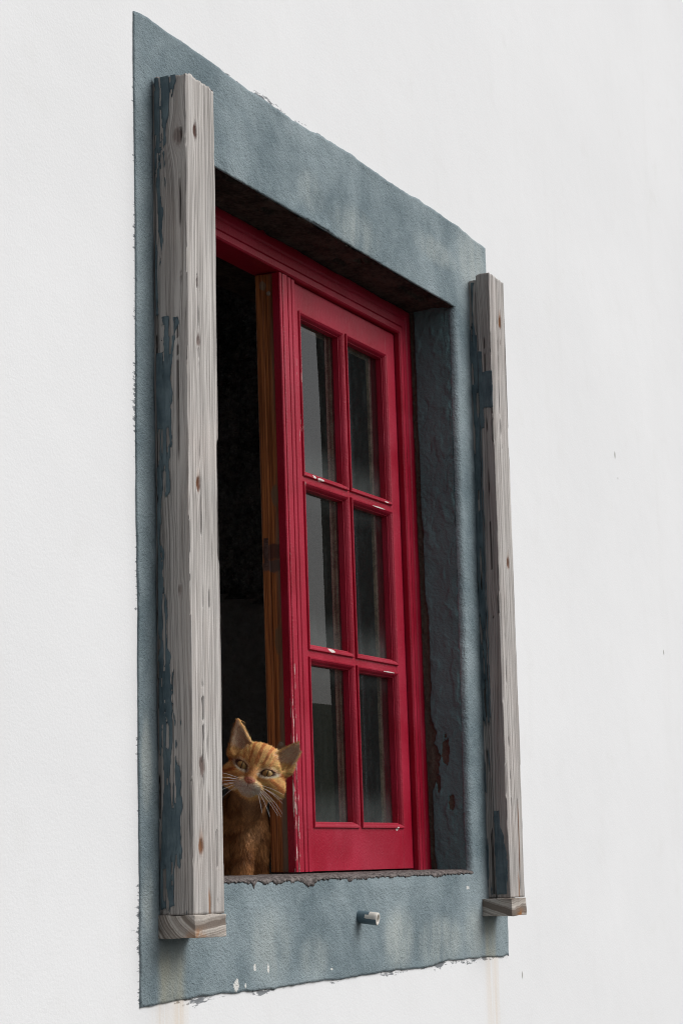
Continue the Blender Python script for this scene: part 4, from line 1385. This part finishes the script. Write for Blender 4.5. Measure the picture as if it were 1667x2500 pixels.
    clump = noise(pp[:, 0] * 5.5, pp[:, 1] * 5.5, pp[:, 2] * 5.5, 811) * .30 + noise(pp[:, 0] * 2.6, pp[:, 1] * 2.6, pp[:, 2] * 2.6, 813) * .16
    cb = colour(root) * ((1 + clump) * RNG.uniform(.62, 1.38, NB))[:, None]
    cb = np.where(tuft[:, None], np.array([.92, .66, .47]) * RNG.uniform(.6, 1.0, NB)[:, None], cb)
    CV = np.repeat(cb[:, None], 5, 1)
    CV[:, 2:4] *= 1.10
    CV[:, 4] = CV[:, 4] * 1.05 + .06 * np.array([1, .75, .5])
    SN = np.repeat(((nn + .30 * d1 + RNG.normal(0, .22, (NB, 3)) + 1.1 * clump[:, None] * np.cross(flow, nn)) @ AX)[:, None], 5, 1).reshape(-1, 3)
    t = NT('cat_fur')
    b = t.bsdf(t.attr('colr', 'Color'), .55, t.attr('sn', 'Vector'), .18)
    fur = mesh_obj('fur', (PV * .01) @ AX, FF, t.m, cat, attrs={'colr': np.clip(CV.reshape(-1, 3), 0, .9), 'sn': SN})
    tag(fur, kind='stuff')

    # ---- eyes
    t = NT('cat_eye')
    co = t.coord()
    x, y, z = t.sep(co)
    rr_ = t.math('SQRT', t.math('ADD', t.math('POWER', x, 2.0), t.math('POWER', y, 2.0)))
    ang = t.n('ShaderNodeMath', operation='ARCTAN2')
    t.set(ang.inputs[0], y)
    t.set(ang.inputs[1], x)
    fib = t.noise(t.comb(t.math('MULTIPLY', ang.outputs[0], 6.0), t.math('MULTIPLY', rr_, 260.0), 0.0), 1.0, 3)
    iris = t.mix(t.ramp(rr_, .0015, .0085), (.30, .18, .065), (.56, .37, .15))
    iris = t.mix(t.ramp(fib, .35, .7, 0, .4), iris, (.18, .10, .035))
    iris = t.mix(t.ramp(rr_, .0082, .0094), iris, (.03, .02, .012))
    pup = t.math('SQRT', t.math('ADD', t.math('POWER', t.math('DIVIDE', x, .0011), 2.0), t.math('POWER', t.math('DIVIDE', y, .0075), 2.0)))
    iris = t.mix(t.ramp(pup, .6, 1.15, .92, 0.0), iris, (.012, .009, .006))
    t.bsdf(iris, .08, None, .22)
    for s in (-1, 1):
        bm = bmesh.new()
        bmesh.ops.create_uvsphere(bm, u_segments=40, v_segments=24, radius=.0106)
        for v in bm.verts:                                  # corneal bulge
            f = max(0, v.co.z / .0106 - .62)
            v.co.z += .004 * f
        e = bm_obj('eye', bm, t.m, cat, smooth=True)
        pc = (HO + HR @ EC[s]) * .01 @ AX
        Mx = np.eye(4)
        gaze = HR @ np.array([s * .10, -.02, 1.0])
        gaze = (gaze * .55 + np.array([0, -.06, 1.0]) * .45) @ AX
        gaze /= np.linalg.norm(gaze)
        upv = (HR @ np.array([0, 1.0, 0])) @ AX
        rx_ = np.cross(upv, gaze)
        rx_ /= np.linalg.norm(rx_)
        up2 = np.cross(gaze, rx_)
        m = Matrix(((rx_[0], up2[0], gaze[0], pc[0]), (rx_[1], up2[1], gaze[1], pc[1]), (rx_[2], up2[2], gaze[2], pc[2]), (0, 0, 0, 1)))
        e.matrix_local = m

    # ---- whiskers
    wm = mat_flat('whisker_white', (.95, .94, .92), .4)
    for s in (-1, 1):
        for i, (y0, dx, dy, dz, L_) in enumerate(((-2.35, 1.0, .10, .35, 5.2), (-2.45, 1.0, -.10, .55, 6.0), (-2.6, 1.0, -.28, .5, 6.4), (-2.75, 1.0, -.48, .4, 6.0), (-2.9, .9, -.65, .5, 5.2), (-2.7, 1.0, -.38, .15, 5.6), (-2.5, 1.0, -.02, .1, 4.8), (-3.0, .7, -.85, .3, 3.6))):
            p0 = np.array([s * (1.25 + .12 * (i % 3)), y0, 2.55 - .1 * i])
            d = np.array([s * dx, dy, dz])
            d /= np.linalg.norm(d)
            ts = np.linspace(0, 1, 12)
            line = p0 + d * (ts[:, None] * L_) + np.array([0, -1.0, -.5]) * (ts[:, None] ** 2 * L_ * (.16 + .04 * (i % 3)))
            cw = ((HO + line @ HR.T) * .01) @ AX
            vs, fs = [], []
            tg = np.gradient(cw, axis=0)
            tg /= np.linalg.norm(tg, axis=1, keepdims=True)
            u_ = np.cross(tg, [0, 0, 1.0])
            u_ /= np.linalg.norm(u_, axis=1, keepdims=True)
            v_ = np.cross(tg, u_)
            for j in range(12):
                r_ = .00030 * (1 - .6 * ts[j])
                for q in range(5):
                    an = 2 * math.pi * q / 5
                    vs.append(cw[j] + r_ * (u_[j] * math.cos(an) + v_[j] * math.sin(an)))
            for j in range(11):
                for q in range(5):
                    fs.append((j * 5 + q, j * 5 + (q + 1) % 5, (j + 1) * 5 + (q + 1) % 5, (j + 1) * 5 + q))
            mesh_obj('whisker', vs, fs, wm, cat)
build_cat()
